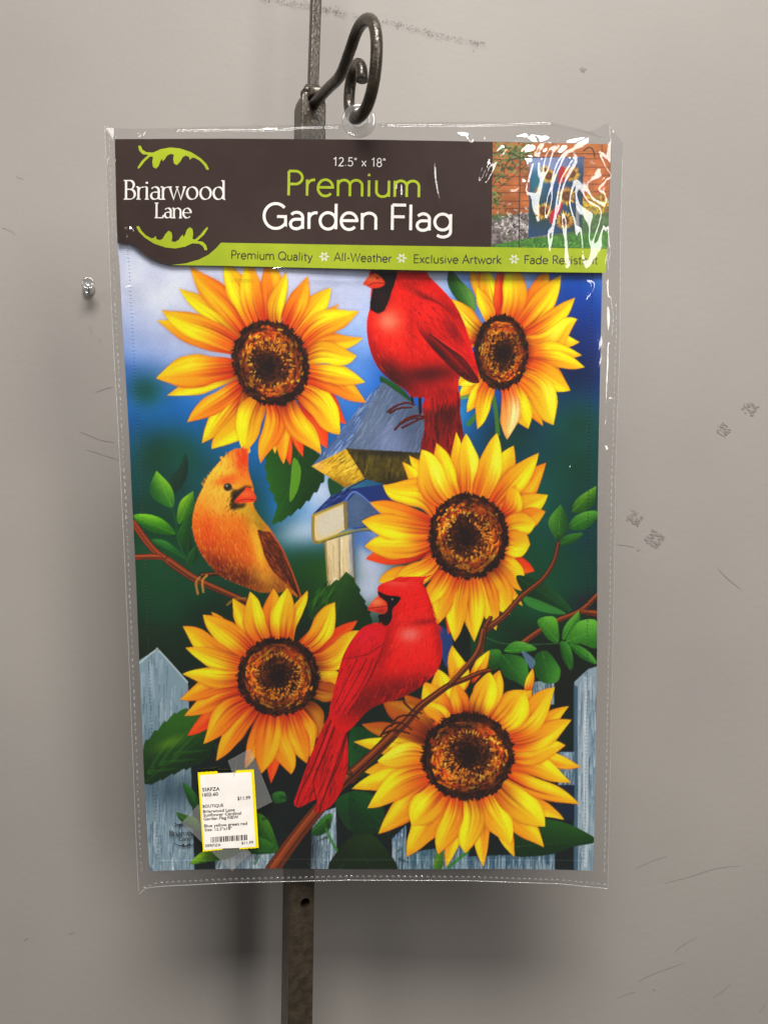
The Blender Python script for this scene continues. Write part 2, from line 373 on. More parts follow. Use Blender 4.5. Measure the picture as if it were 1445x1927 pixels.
def disc(A, cx, cy, rx, ry, ang, core=(0, 0), seed=3):
    r = np.random.default_rng(seed); ca, sa = math.cos(math.radians(ang)), math.sin(math.radians(ang))
    def put(rad, th):
        x, y = rx * rad * math.cos(th), ry * rad * math.sin(th)
        return cx + x * ca - y * sa, cy + x * sa + y * ca
    rm = (rx + ry) / 2
    def dab(rad, th, L, w, col, a=.9, curl=.25):
        x, y = put(rad, th); x2, y2 = put(rad + L, th + r.normal(0, curl) * L * 2)
        A.stroke([(x, y), (x2, y2)], w, col, a, w * .45, sm=False)
    P = [put(1 + r.uniform(-.045, .045), k / 70 * 2 * math.pi) for k in range(70)]
    cl = A.poly(P, (44, 24, 13), sm=True)
    for k in range(int(rm * 3)): dab(r.uniform(.93, 1.0), r.uniform(0, 6.283), r.uniform(.03, .09), rm * .05, (36, 18, 10), .9)
    for k in range(int(rm * 6)):
        c = [(52, 26, 12), (26, 13, 8), (84, 42, 16), (38, 18, 10)][r.integers(4)]; dab(r.uniform(.76, .97), r.uniform(0, 6.283), r.uniform(.01, .04), rm * .06, c, .75, 3)
    b = A.box(cx - 1.2 * rm, cy - 1.2 * rm, cx + 1.2 * rm, cy + 1.2 * rm); X, Y = A.grid(b)
    U = ((X - cx) * ca + (Y - cy) * sa) / rx; V = (-(X - cx) * sa + (Y - cy) * ca) / ry; R = np.hypot(U, V); TH = np.arctan2(V, U)
    n = noise2(X.shape[0], X.shape[1], 4 * A.k, seed) - .5
    ring = np.exp(-((R - .665 + .07 * n) / .115) ** 2); A.mix(b, ring * .92, (150, 70, 16))
    for k in range(int(rm * 9)):
        rad = r.normal(.66, .085); th = r.uniform(0, 6.283)
        c = [(218, 116, 22), (236, 160, 34), (140, 58, 14), (190, 72, 16), (64, 30, 12), (246, 194, 74)][r.choice(6, p=[.22, .1, .24, .18, .22, .04])]
        dab(rad, th, r.uniform(.005, .035), rm * .06, np.array(c) * (.62 + .55 * (.5 + .5 * math.sin(th * 2 + seed))), .8, 3)
    lo = (core[0] * .12, core[1] * .12)
    R2 = np.hypot(U - lo[0], V - lo[1]); A.mix(b, np.clip((.55 - R2 + .08 * n) / .05, 0, 1), (58, 29, 14))
    for k in range(int(rm * 7)):
        rad = math.sqrt(r.uniform(0, .30)); th = r.uniform(0, 6.283)
        c = [(110, 54, 20), (38, 18, 10), (142, 74, 24), (70, 32, 14), (176, 104, 34)][r.choice(5, p=[.27, .32, .16, .2, .05])]
        dab(rad, th, r.uniform(.005, .03), rm * .055, c, .75, 3)
    cxx, cyy = put(.22 * math.hypot(*core), math.atan2(core[1], core[0])) if core != (0, 0) else (cx, cy)
    A.blob(cxx, cyy, rm * .30, rm * .34, (26, 12, 8), .88, p=2.6)
    ox, oy = put(.86, math.atan2(core[1], -core[0]) + .9); A.blob(ox, oy, rm * .3, rm * .3, (26, 14, 8), .55)
    ox, oy = put(.7, -1.1); A.blob(ox, oy, rm * .2, rm * .16, (196, 70, 18), .5)
    for k in range(int(rm * .9)):                       # pale flecks ringing the core
        th = r.uniform(0, 6.283); dab(r.normal(.54, .03), th, r.uniform(.03, .08), rm * .03, (250, 200, 86) if r.random() < .4 else (226, 140, 36), .75)
    a0 = math.atan2(-core[1], -core[0]) if core != (0, 0) else 0
    for k in range(int(rm * .9)):
        th = a0 + math.pi * 0 + r.normal(0, .7); dab(r.uniform(.3, .6), th, r.uniform(.02, .06), rm * .036, (226, 140, 40), .8)

def flower(A, F, c, rx, ry, ang, petals, core, seed):
    s = 2.89; (cx, cy), = F([c]); rx /= s; ry /= s
    for i, p in enumerate(petals):
        (tx, ty), = F([p[:2]]); hw = p[2] / s * 1.12; tone = p[3]
        bend = p[4] if len(p) > 4 else 0; blunt = p[5] if len(p) > 5 else 0
        base = p[6] if len(p) > 6 else None
        if base is None:
            d = math.hypot(tx - cx, ty - cy); k = .80 * (rx + ry) / 2
            bx, by = cx + (tx - cx) / d * k, cy + (ty - cy) / d * k
        else: (bx, by), = F([base])
        petal(A, (bx, by), (tx, ty), hw, tone, bend, blunt, seed * 100 + i)
    disc(A, cx, cy, rx, ry, ang, core, seed)

def toothed(pts, n, amp):
    P = smooth(pts, True, 8); c = P.mean(0); d = np.concatenate([[0], np.cumsum(np.hypot(*np.diff(np.vstack([P, P[:1]]), axis=0).T))]); u = np.linspace(0, d[-1], n * 6, endpoint=False)
    Q = np.vstack([P, P[:1]]); Q = np.stack([np.interp(u, d, Q[:, 0]), np.interp(u, d, Q[:, 1])], 1); o = Q - c; o /= np.hypot(o[:, 0], o[:, 1])[:, None]
    return [tuple(q) for q in Q + o * (amp * ((np.arange(len(Q)) % 6) / 5 - .4))[:, None]]

def leaf(A, pts, dark, light, rib=None, lit=.5, a=1.0, seed=0, veins=5, teeth=0):
    """pts: outline; rib: midrib from the stem end to the tip"""
    dark = tuple(np.array(dark) * .72); cl = A.poly(toothed(pts, teeth, 4.5), dark, False, a, .12) if teeth else A.poly(pts, dark, alpha=a, tex=.12)
    if cl is None: return
    P = np.array([(p[0], p[1]) for p in pts]); c = P.mean(0)
    if rib is None:
        d = P - c; k = np.argmax((d ** 2).sum(1)); q = np.argmin(d @ (P[k] - c)); rib = [tuple(P[q]), tuple(P[k])]
    a0, a1 = np.array(rib[0]), np.array(rib[-1]); ax = a1 - a0; L = np.hypot(*ax); ax = ax / L; nx = np.array([-ax[1], ax[0]])
    X, Y = A.grid(cl[0]); V = (X - c[0]) * nx[0] + (Y - c[1]) * nx[1]; T = ((X - a0[0]) * ax[0] + (Y - a0[1]) * ax[1]) / L
    sgn = 1 if nx[1] < 0 else -1; hw = max(abs((P - c) @ nx)) + 1e-6
    g = np.clip(.5 + sgn * V / hw * .7, 0, 1) * (0.15 + .85 * np.clip(T * 1.15, 0, 1))
    A.mix(cl[0], cl[1] * np.clip(g * 1.25, 0, 1) * lit * a, light)
    for k in range(veins):
        t = (k + .8) / (veins + .6); o = a0 + ax * L * t
        for sd in (-1, 1):
            e = o + ax * L * .2 + nx * sd * hw * .95
            A.stroke([tuple(o), tuple(e)], .5, np.array(dark) * .55, .5 * a, .4, cl, sm=False)
            A.stroke([tuple(o + ax * 2), tuple(e + ax * 2)], .5, light, .28 * a, .4, cl, sm=False)
    A.stroke([tuple(rib[0]), tuple(rib[-1])] if len(rib) == 2 else rib, .8, np.clip(np.array(light) * 1.2 + 12, 0, 255), .5 * a, .4, cl)

def paint_flag():
    R0 = np.random.default_rng(31)
    A = Art(212, 436, 930, 1212, 1.0)
    X, Y = A.grid((slice(0, A.H), slice(0, A.W)))
    # airbrushed background -------------------------------------------------
    A.a[:] = (16, 58, 52)
    ky = np.array([436, 520, 600, 640, 680, 760, 830, 900, 1000, 1100, 1200, 1300, 1650], float)
    kc = np.array([(206, 214, 236), (204, 210, 232), (150, 176, 226), (120, 156, 222), (26, 84, 178), (20, 90, 178), (18, 92, 160), (12, 72, 104), (10, 60, 50), (12, 66, 44), (16, 36, 24), (14, 32, 22), (26, 48, 52)], float)
    A.a[:] = np.stack([np.interp(Y + (X - 400) * .03 + 10 * np.sin(X / 60), ky, kc[:, i]) for i in range(3)], -1)
    B = A.blob
    B(420, 640, 190, 130, (206, 208, 230), .85); B(520, 560, 240, 90, (208, 210, 234), .7); B(300, 560, 60, 40, (226, 230, 240), .6)
    B(650, 660, 60, 120, (110, 160, 226), .8); B(700, 600, 60, 60, (150, 180, 232), .6); B(640, 560, 90, 60, (206, 208, 232), .8)
    B(330, 790, 90, 60, (26, 112, 196), .9); B(480, 850, 120, 60, (20, 110, 190), .9); B(275, 735, 36, 34, (8, 76, 52), .8)
    B(300, 860, 60, 55, (8, 66, 44), .9); B(370, 880, 70, 40, (10, 86, 96), .7); B(520, 900, 40, 60, (18, 110, 190), .9); B(500, 980, 40, 50, (12, 80, 80), .6)
    B(345, 850, 40, 40, (10, 90, 70), .6)
    B(520, 950, 26, 50, (22, 110, 196), .8); B(600, 960, 70, 80, (120, 168, 226), .9, 30); B(606, 925, 34, 44, (214, 222, 242), .8, 20); B(570, 1000, 60, 26, (196, 214, 236), .85, -8)
    B(600, 1080, 66, 40, (34, 84, 24), .95); B(560, 1110, 50, 40, (22, 60, 26), .9); B(470, 1010, 60, 120, (10, 64, 44), .4)
    B(330, 1180, 110, 70, (18, 40, 26), .9); B(280, 1190, 40, 30, (40, 44, 26), .6); B(300, 1120, 60, 60, (10, 70, 44), .8)
    # right hand side
    B(1080, 560, 90, 120, (26, 76, 164), 1); B(1110, 600, 50, 60, (20, 62, 140), .9); B(1080, 700, 80, 70, (24, 34, 84), .95); B(1060, 640, 50, 40, (24, 40, 96), .8)
    B(980, 810, 90, 60, (14, 46, 66), .9); B(1090, 800, 60, 50, (10, 78, 70), .9); B(1080, 880, 70, 60, (10, 62, 60), .95); B(960, 830, 50, 30, (16, 66, 52), .8)
    B(1020, 960, 60, 80, (8, 92, 76), .9); B(1090, 1010, 60, 60, (12, 56, 70), .9); B(1095, 1090, 50, 50, (12, 64, 60), .9); B(1100, 1135, 50, 24, (40, 26, 40), .8)
    B(1000, 1140, 70, 60, (10, 84, 50), .9); B(880, 560, 30, 60, (40, 96, 190), .8); B(905, 500, 60, 40, (150, 180, 226), .8); B(850, 770, 40, 50, (50, 150, 206), .9)
    B(700, 1060, 44, 90, (222, 226, 246), .95); B(716, 1000, 26, 60, (92, 128, 206), .7); B(690, 1110, 24, 24, (200, 206, 234), .7)
    B(1000, 1240, 120, 70, (22, 34, 22), .95); B(1060, 1290, 40, 60, (20, 26, 20), .9); B(900, 1200, 60, 40, (10, 70, 40), .9)
    B(300, 980, 90, 150, (10, 62, 36), .75); B(440, 960, 60, 90, (10, 70, 60), .6); B(1085, 860, 60, 130, (10, 70, 52), .7); B(1020, 1060, 70, 60, (10, 80, 52), .7); B(300, 1060, 70, 60, (8, 76, 44), .7)
    n = noise2(A.H, A.W, 40, 5) - .5; n2 = noise2(A.H, A.W, 14, 6) - .5
    A.a *= (1 + .12 * n + .03 * n2)[..., None]
    # fence pickets at the bottom --------------------------------------------
    def picket(pts, col, seed):
        cl = A.poly(pts, col, sm=False)
        if cl is None: return
        A.hairs(cl, 300, lambda x, y: 90, 60, 2.6, [(60, 92, 112), (196, 208, 214), (116, 144, 160), (222, 228, 230), (150, 172, 184)], .32, seed, 1.2)
        A.hairs(cl, 60, lambda x, y: 90, 40, 1.3, [(34, 58, 76), (50, 80, 98)], .5, seed + 50, 1.2)
        return cl
    A.poly([(205, 1380), (700, 1400), (1140, 1400), (1140, 1650), (205, 1650)], (14, 26, 26), sm=False, alpha=.9, soft=12)
    picket(FE([(20, 500), (150, 415), (175, 420), (328, 590), (340, 900), (364, 1650), (40, 1650)]), (134, 156, 168), 21)
    A.blob(330, 1490, 60, 34, (40, 60, 72), .6); A.blob(280, 1440, 30, 60, (70, 96, 112), .6)
    A.stroke(FE([(60, 490), (150, 418), (175, 422), (326, 590)]), 2.5, (206, 222, 222), .8)
    A.hairs(A.mask(np.array([(270, 1540), (366, 1560), (366, 1650), (270, 1650)], float)), 160, lambda x, y: 90, 26, 2, [(206, 214, 218), (150, 172, 184), (70, 98, 114)], .5, 22, 1.5)
    picket([(405, 1598), (528, 1606), (520, 1650), (405, 1650)], (156, 172, 180), 23)
    picket([(588, 1535), (632, 1520), (634, 1650), (584, 1650)], (150, 168, 184), 24)
    A.blob(470, 1480, 60, 40, (20, 26, 28), .9); A.blob(570, 1600, 26, 60, (16, 18, 20), .9)
    picket(FF([(225, 1150), (300, 1080), (300, 1325), (225, 1325)]), (64, 88, 128), 25)
    picket(FF([(300, 1230), (640, 1180), (640, 1325), (300, 1325)]), (70, 104, 116), 26)
    picket(FF([(640, 1250), (1110, 1230), (1110, 1325), (640, 1325)]), (64, 92, 110), 27)
    picket(FF([(1215, 300), (1290, 230), (1340, 215), (1340, 1330), (1215, 1330)]), (146, 164, 176), 28)
    A.stroke(FF([(1222, 330), (1222, 1320)]), 8, (56, 84, 104), .8); A.stroke(FF([(1275, 280), (1275, 1300)]), 7, (220, 226, 230), .5)
    picket(FF([(985, 300), (1105, 290), (1105, 420), (985, 420)]), (130, 152, 150), 29)
    picket(FF([(1130, 680), (1215, 680), (1215, 860), (1130, 860)]), (120, 150, 170), 30)
    A.poly(FF([(1110, 860), (1215, 860), (1215, 1050), (1110, 1050)]), (22, 36, 56), sm=False)
    # leaves behind the flowers ------------------------------------------------
    D1, L1 = (18, 66, 22), (96, 168, 40); D2, L2 = (12, 48, 24), (52, 110, 40)
    leaf(A, FC([(375, 95), (388, 180), (370, 250), (320, 310), (280, 290), (290, 230), (340, 170)]), (30, 62, 44), (52, 88, 62), FC([(320, 320), (375, 95)]), .6, .8)
    leaf(A, FC([(215, 190), (215, 190), (290, 270), (312, 340), (300, 392), (240, 370), (190, 330), (180, 270)]), (48, 128, 48), (150, 210, 50), FC([(300, 392), (215, 195)]), .8)
    leaf(A, FC([(415, 300), (415, 300), (420, 380), (390, 440), (335, 480), (328, 420), (350, 350)]), (56, 130, 30), (150, 204, 40), FC([(335, 490), (415, 300)]), .8)
    leaf(A, FC([(90, 440), (140, 425), (220, 440), (280, 480), (318, 535), (240, 535), (160, 510)]), (40, 124, 30), (136, 206, 40), FC([(318, 535), (90, 440)]), .9)
    leaf(A, FC([(415, 420), (400, 520), (410, 620), (370, 640), (330, 580), (340, 500)]), (20, 74, 34), (56, 124, 44), FC([(380, 650), (410, 430)]), .6)
    leaf(A, FC([(190, 565), (260, 570), (330, 620), (375, 670), (300, 650), (220, 610)]), (24, 92, 40), (70, 150, 60), FC([(375, 670), (190, 565)]), .7)
    leaf(A, FC([(430, 600), (440, 650), (400, 720), (380, 690), (390, 640)]), (24, 80, 36), (60, 130, 60), None, .5)
    A.stroke(FC([(300, 392), (320, 470), (330, 560), (390, 710)]), 3, (30, 84, 40), .9)
    leaf(A, FC([(820, 90), (900, 20), (1000, 30), (1100, 100), (1130, 220), (1060, 330), (960, 420), (848, 480), (870, 380), (830, 280), (808, 180)]), (26, 80, 26), (70, 140, 36), FC([(1000, 20), (960, 230), (850, 478)]), .6, seed=3, veins=6, teeth=20)
    A.poly(FC([(960, 120), (1000, 180), (985, 290), (940, 360), (945, 240)]), (120, 176, 44), alpha=.7)
    A.poly(FC([(1150, 230), (1250, 250), (1230, 290), (1170, 340)]), (24, 74, 40))
    leaf(A, FE([(80, 960), (160, 850), (300, 740), (420, 780), (470, 900), (430, 1010), (270, 1080), (140, 1140), (85, 1130)]), (18, 62, 22), (72, 132, 34), FE([(85, 1140), (460, 850)]), .6, veins=6, teeth=18)
    for k, (x0, y0, x1, y1) in enumerate([(120, 1080, 250, 880), (180, 1040, 330, 850), (250, 1010, 400, 850), (120, 1080, 270, 1060), (190, 1030, 370, 1010), (260, 980, 440, 960)]):
        A.stroke(FE([(x0, y0), ((x0 + x1) / 2 - 10, (y0 + y1) / 2), (x1, y1)]), 9, (66, 124, 34), .30, 2); A.stroke(FE([(x0, y0), ((x0 + x1) / 2 - 4, (y0 + y1) / 2 + 8), (x1, y1)]), 1.4, (10, 36, 16), .7, .6)
    A.blob(*FE([(230, 920)])[0], 30, 10, (124, 160, 34), .5, -24)
    leaf(A, FG([(300, 270), (370, 330), (400, 420), (340, 390)]), (30, 92, 34), (70, 140, 50), None, .6)
    leaf(A, FG([(265, 435), (300, 440), (380, 470), (400, 540), (300, 490)]), (50, 110, 40), (130, 180, 60), None, .7)
    leaf(A, FG([(340, 712), (420, 640), (540, 640), (640, 620), (560, 680), (440, 700)]), (60, 120, 26), (150, 196, 44), None, .8)
    leaf(A, FG([(700, 440), (760, 470), (800, 560), (820, 640), (740, 610), (700, 560)]), (36, 96, 26), (90, 150, 40), None, .7)
    leaf(A, FG([(790, 330), (850, 320), (860, 370), (800, 380)]), (40, 110, 40), (80, 150, 60), None, .6)
    for pts in ([(640, 640), (700, 560), (830, 640), (720, 660)], [(1000, 540), (1060, 460), (1110, 440), (1100, 520), (1040, 560)]):
        leaf(A, FG(pts), (30, 92, 30), (90, 160, 50), None, .6)
    A.stroke(FG([(1080, 520), (1110, 590), (1140, 640)]), 5, (60, 124, 50), .9)
    leaf(A, FG([(1090, 740), (1160, 620), (1250, 545), (1340, 560), (1420, 650), (1470, 740), (1400, 800), (1200, 800)]), (22, 48, 18), (46, 78, 26), FG([(1320, 740), (1230, 560)]), .6, veins=5)
    leaf(A, FG([(1130, 380), (1210, 320), (1330, 330), (1400, 420), (1360, 470), (1260, 520), (1180, 500)]), (20, 70, 34), (40, 104, 44), FG([(1200, 520), (1300, 330)]), .5)
    leaf(A, FF([(0, 560), (120, 570), (170, 650), (90, 800), (0, 800)]), (16, 78, 36), (40, 120, 50), None, .5)
    leaf(A, FF([(0, 900), (130, 930), (180, 1010), (200, 1110), (60, 1130), (0, 1100)]), (14, 66, 32), (40, 110, 44), None, .5)
    leaf(A, FF([(840, 1110), (960, 1040), (1090, 1050), (1200, 1080), (1322, 1145), (1322, 1175), (1200, 1200), (1080, 1240), (900, 1250), (880, 1200)]), (18, 62, 22), (62, 124, 40), FF([(850, 1200), (1322, 1160)]), .55, veins=7)
    leaf(A, FF([(470, 1210), (500, 1200), (500, 1310), (450, 1312)]), (80, 140, 40), (140, 190, 60), None, .5)
    A.stroke(FF([(530, 1310), (640, 1220)]), 6, (50, 120, 40), .8)
    for k in range(60):
        x, y = R0.uniform(380, 760), R0.uniform(1400, 1640); a_ = R0.uniform(0, 6.28); q = R0.uniform(8, 22)
        A.stroke([(x, y), (x + q * math.cos(a_), y + q * math.sin(a_))], q * .35, [(14, 50, 24), (24, 74, 30), (18, 40, 30)][R0.integers(3)], .5, 1)
    # behind flower two and cardinal one
    leaf(A, FB([(540, 20), (600, 80), (670, 160), (670, 260), (600, 210), (545, 140), (525, 80)]), (40, 104, 34), (130, 180, 90), FB([(545, 20), (665, 240)]), .7)
    leaf(A, FB([(160, 600), (240, 640), (300, 690), (330, 740), (260, 720), (180, 660)]), (24, 84, 34), (50, 120, 50), None, .5)
    A.stroke(FB([(640, 860), (690, 800), (720, 720)]), 9, (70, 124, 50), .9); A.stroke(FB([(770, 690), (790, 800), (800, 920)]), 8, (74, 122, 44), .9)
    A.stroke(FB([(580, 720), (680, 700)]), 8, (120, 160, 80), .9)
    # birdhouse ------------------------------------------------------------
    cl = A.poly(FC([(1130, 575), (1290, 530), (1302, 800), (1300, 880), (1150, 880)]), (230, 208, 164), sm=False)
    A.hairs(cl, 70, lambda x, y: 88, 40, 3, [(190, 164, 120), (246, 234, 204), (206, 186, 142)], .5, 31, 2)
    A.stroke(FC([(1283, 530), (1296, 840)]), 5, (122, 112, 60), .9); A.stroke(FC([(1210, 560), (1212, 800)]), 3, (140, 122, 84), .7); A.stroke(FC([(1134, 580), (1150, 830)]), 4, (150, 128, 64), .8)
    A.poly(FC([(1060, 430), (1160, 330), (1250, 290), (1445, 265), (1520, 300), (1520, 520), (1340, 520), (1260, 500)]), (34, 54, 112), sm=False)
    A.hairs(A.mask(np.array(FC([(1060, 430), (1160, 330), (1250, 290), (1300, 300), (1230, 370)]))), 40, lambda x, y: -35, 24, 2, [(76, 104, 170), (18, 30, 72)], .6, 32)
    cl = A.poly(FC([(1245, 365), (1300, 305), (1430, 420), (1340, 495), (1255, 505)]), (70, 92, 124), sm=False, tex=.2); A.blob(*FC([(1300, 400)])[0], 18, 24, (96, 116, 150), .6, clip=cl)
    A.stroke(FC([(1240, 362), (1300, 305), (1440, 430)]), 2.5, (120, 150, 220), .8)
    cl = A.poly(FC([(1062, 432), (1250, 360), (1255, 500), (1130, 575), (1068, 575)]), (224, 204, 156), sm=False)
    A.poly(FC([(1100, 450), (1222, 392), (1220, 495), (1110, 545)]), (214, 206, 186), alpha=.9)
    A.stroke(FC([(1066, 440), (1072, 570), (1130, 572)]), 6, (150, 122, 40), .85); A.stroke(FC([(1064, 434), (1240, 362)]), 5, (176, 150, 60), .85); A.stroke(FC([(1240, 365), (1246, 500)]), 7, (120, 104, 62), .85)
    A.stroke(FC([(1110, 575), (1280, 520), (1460, 500), (1520, 510)]), 6, (176, 160, 64), .9); A.stroke(FC([(1110, 580), (1280, 527), (1460, 508)]), 2.5, (96, 84, 30), .8)
    A.poly(FD([(0, 575), (110, 590), (100, 700), (40, 660), (25, 860), (10, 860)]), (56, 96, 186), alpha=.55, soft=5)
    roof = A.poly([(720, 719), (726, 722), (767, 752), (800, 776), (800, 852), (653, 845), (594, 872), (587, 877), (640, 812), (690, 748)], (92, 108, 136), sm=False)
    A.hairs(roof, 260, lambda x, y: 118, 26, 2.2, [(64, 78, 104), (132, 146, 176), (160, 170, 196), (74, 86, 112)], .45, 33)
    A.blob(740, 830, 34, 30, (136, 148, 184), .7, clip=roof); A.blob(775, 800, 22, 40, (70, 80, 104), .6, clip=roof); A.blob(700, 790, 16, 40, (112, 128, 150), .5, 30, clip=roof)
    side = A.poly([(720, 719), (700, 752), (653, 845), (594, 874), (587, 877), (640, 812), (690, 748)], (86, 112, 160), sm=False, alpha=.8)
    A.hairs(side, 60, lambda x, y: 126, 26, 1.6, [(150, 180, 226), (50, 66, 100), (196, 214, 240)], .6, 34)
    cl = A.poly([(653, 844), (798, 852), (782, 906), (735, 914), (690, 902)], (76, 66, 22), sm=False, tex=.3)
    A.hairs(cl, 60, lambda x, y: 95, 22, 5, [(48, 40, 14), (124, 108, 40), (96, 84, 28)], .5, 35); A.blob(760, 912, 40, 10, (26, 24, 20), .8, clip=cl); A.blob(730, 852, 70, 6, (30, 28, 24), .7, clip=cl)
    cl = A.poly(FC([(1058, 165), (1250, 68), (1352, 232), (1242, 282)]), (214, 172, 44), sm=False, tex=.25)
    A.hairs(cl, 80, lambda x, y: -38, 18, 2.4, [(170, 120, 20), (244, 214, 92), (120, 84, 16)], .6, 36); A.blob(*FC([(1090, 165)])[0], 12, 8, (250, 190, 110), .7, clip=cl); A.blob(*FC([(1240, 270)])[0], 30, 8, (130, 90, 16), .7, 20, clip=cl)
    A.stroke(FC([(1250, 68), (1352, 232)]), 3, (60, 46, 16), .8); A.stroke(FC([(1352, 235), (1250, 290)]), 3, (40, 34, 20), .7)
    leaf(A, FC([(1255, 740), (1255, 740), (1300, 800), (1335, 880), (1375, 960), (1380, 1030), (1300, 1080), (1130, 1060), (1040, 960), (1080, 850), (1180, 800)]), (24, 66, 26), (62, 112, 34), FC([(1160, 1080), (1255, 745)]), .6, veins=6, teeth=16)
    A.hairs(A.mask(smooth(FC([(1040, 960), (1080, 850), (1180, 790), (1150, 1000)]))), 50, lambda x, y: -62, 24, 3, [(60, 120, 30), (16, 50, 22)], .5, 4)
    # flower one -------------------------------------------------------------
    flower(A, FA, (895, 527), 200, 232, -22, [
        (1268, 205, 26, 'o'), (395, 122, 46, 'g'), (275, 295, 52, 't'), (330, 705, 46, 'g'), (520, 965, 52, 'y', 0, 0, (740, 680)), (1200, 992, 48, 'r', 0, 0, (1060, 720)), (1305, 860, 44, 'r'), (1070, 1040, 34, 'r'), (1000, 1085, 38, 'r'), (918, 1022, 36, 'g'),
        (455, 0, 60, 'o', -.2), (640, -30, 58, 'y'), (760, -50, 56, 't'), (890, -50, 58, 'o'), (977, 30, 40, 'g'), (300, 240, 64, 'y', -.3), (270, 612, 78, 't', .25), (440, 850, 50, 'o', .2), (572, 997, 66, 'g', -.2, 0, (770, 690)),
        (965, 1080, 42, 'o'), (840, 1075, 52, 'o'), (745, 1012, 66, 'g', 0, .3), (1167, 1025, 56, 't'), (1270, 918, 72, 'y', -.15, .3), (1412, 742, 62, 'o', -.2), (1407, 634, 46, 'y', -.2), (1397, 390, 46, 't', .3), (1362, 488, 60, 'g', .35),
        (1222, 118, 58, 'y'), (1374, 245, 60, 'y', -.15), (1097, 55, 50, 'o', .2)], (-.5, .35), 11)
    # flower two ---------------------------------------------------------------
    flower(A, FB, (818, 470), 145, 200, 0, [
        (650, -20, 42, 'o'), (1045, 872, 34, 'o'), (640, 385, 34, 'y', 0, .4), (612, 336, 40, 'o', 0, .3), (540, 178, 40, 'l'), (590, 710, 34, 'y'), (584, 650, 40, 'l', 0, .3), (720, -30, 48, 'y'), (815, -40, 26, 'r'), (1075, 15, 66, 'o', .1),
        (685, 110, 36, 'y'), (890, -40, 62, 'y'), (1143, 50, 58, 'y', .2), (1220, 172, 44, 'y', .5), (1243, 415, 44, 'l', -.3), (1232, 290, 66, 'l', -.2), (1257, 487, 42, 'y', -.25), (1272, 552, 42, 'y', -.25), (1195, 677, 58, 'y', .2),
        (965, 887, 58, 'y', 0, .2), (1103, 866, 72, 'l', -.25), (632, 797, 34, 'y'), (688, 888, 42, 'y', -.2), (850, 945, 46, 'p', -.3, .5)], (.35, .1), 12)
    # female cardinal's branch ---------------------------------------------------
    def branch(pts, w, w2, F=None, c=(96, 46, 22)):
        P = F(pts) if F else pts
        A.stroke(P, w + 2, (34, 16, 8), .9, w2 + 2); A.stroke(P, w, c, 1, w2)
        for k, (o, cc, aa) in enumerate([(-.22, (176, 92, 44), .8), (.24, (52, 24, 12), .8), (.02, (126, 64, 30), .6)]):
            A.stroke([(p[0] + o * w * .5, p[1] + o * w) for p in P], w * .22, cc, aa, w2 * .22)
    branch([(90, 475), (150, 560), (210, 630), (280, 680), (420, 780)], 11, 10, FC, (150, 62, 30)); branch([(98, 660), (180, 658), (230, 660)], 9, 9, FC, (150, 62, 30))
    branch([(280, 680), (420, 775), (560, 840), (700, 900)], 14, 8, FC, (128, 60, 32)); branch([(460, 760), (560, 752), (640, 780)], 8, 4, FC, (60, 40, 20))
    A.stroke(FC([(440, 860), (430, 800), (450, 770)]), 4, (170, 120, 50), 1); A.stroke(FC([(470, 850), (465, 790), (490, 760)]), 4, (190, 140, 60), .9); A.stroke(FC([(600, 920), (640, 890), (700, 885)]), 4, (150, 104, 40), .9)
    # female cardinal ------------------------------------------------------------
    R_ = np.random.default_rng(5)
    fo = [(712, 68), (712, 68), (712, 130), (716, 200), (738, 270), (745, 340), (742, 380), (770, 430), (840, 520), (900, 620), (960, 760), (1005, 890), (1005, 890), (930, 850), (870, 850), (780, 850), (680, 815), (570, 765), (485, 680), (432, 585), (410, 490), (420, 400), (445, 330), (470, 280), (500, 215), (560, 140), (625, 80), (660, 72)]
    cl = A.poly(FC(fo), (232, 132, 26))
    fringe(A, FC(fo), 260, 5, 1.6, [(226, 120, 26), (214, 92, 20), (244, 160, 44)], 1)
    for k in range(60):                                  # raised spiky crest
        t = R_.uniform(0, 1); c_ = np.array((250, 176, 50)) * (1 - t) + np.array((222, 62, 20)) * t
        A.stroke(FC([(590 + 105 * t, 190 - 30 * t), (572 + 92 * t, 130 - 20 * t), (562 + 150 * t + R_.normal(0, 5), 118 - 56 * t + R_.normal(0, 9))]), 6, c_ * R_.uniform(.86, 1.08), .85, .5)
    for k in range(90):                                  # ragged nape
        t = R_.uniform(0, 1); px = 470 + 240 * t; py = 285 - 215 * t ** .7
        A.stroke(FC([(px + 14, py + 16), (px - 14 + 22 * t, py - 20 - 12 * t)]), 2.2, [(246, 170, 40), (236, 120, 24), (250, 196, 80)][R_.integers(3)], .8, .6)
    b = lambda x, y, rx, ry, c, a, an=0: A.blob(*FC([(x, y)])[0], rx / 2.89, ry / 2.89, c, a, an, cl)
    b(540, 290, 100, 110, (255, 204, 72), 1); b(560, 200, 80, 70, (255, 200, 70), 1); b(540, 390, 100, 50, (253, 196, 76), .95); b(690, 120, 36, 70, (226, 66, 22), .95); b(470, 440, 50, 60, (240, 150, 30), .7)
    b(510, 520, 90, 100, (220, 66, 14), .9); b(600, 490, 80, 60, (244, 150, 40), .6); b(620, 640, 120, 120, (214, 88, 18), .75); b(690, 440, 60, 50, (232, 116, 24), .7)
    b(540, 720, 130, 60, (120, 34, 10), .95, 30); b(720, 785, 160, 50, (84, 30, 12), .95, 14); b(860, 820, 70, 40, (140, 84, 30), .8, 20)
    b(690, 405, 50, 26, (206, 176, 40), .8); b(760, 470, 40, 60, (120, 128, 30), .7, -30)
    b(770, 610, 24, 130, (250, 184, 50), 1, -14); b(800, 760, 60, 40, (214, 150, 50), .7)
    b(600, 240, 60, 22, (230, 84, 24), .8, -14); b(560, 390, 60, 40, (248, 190, 70), .6)
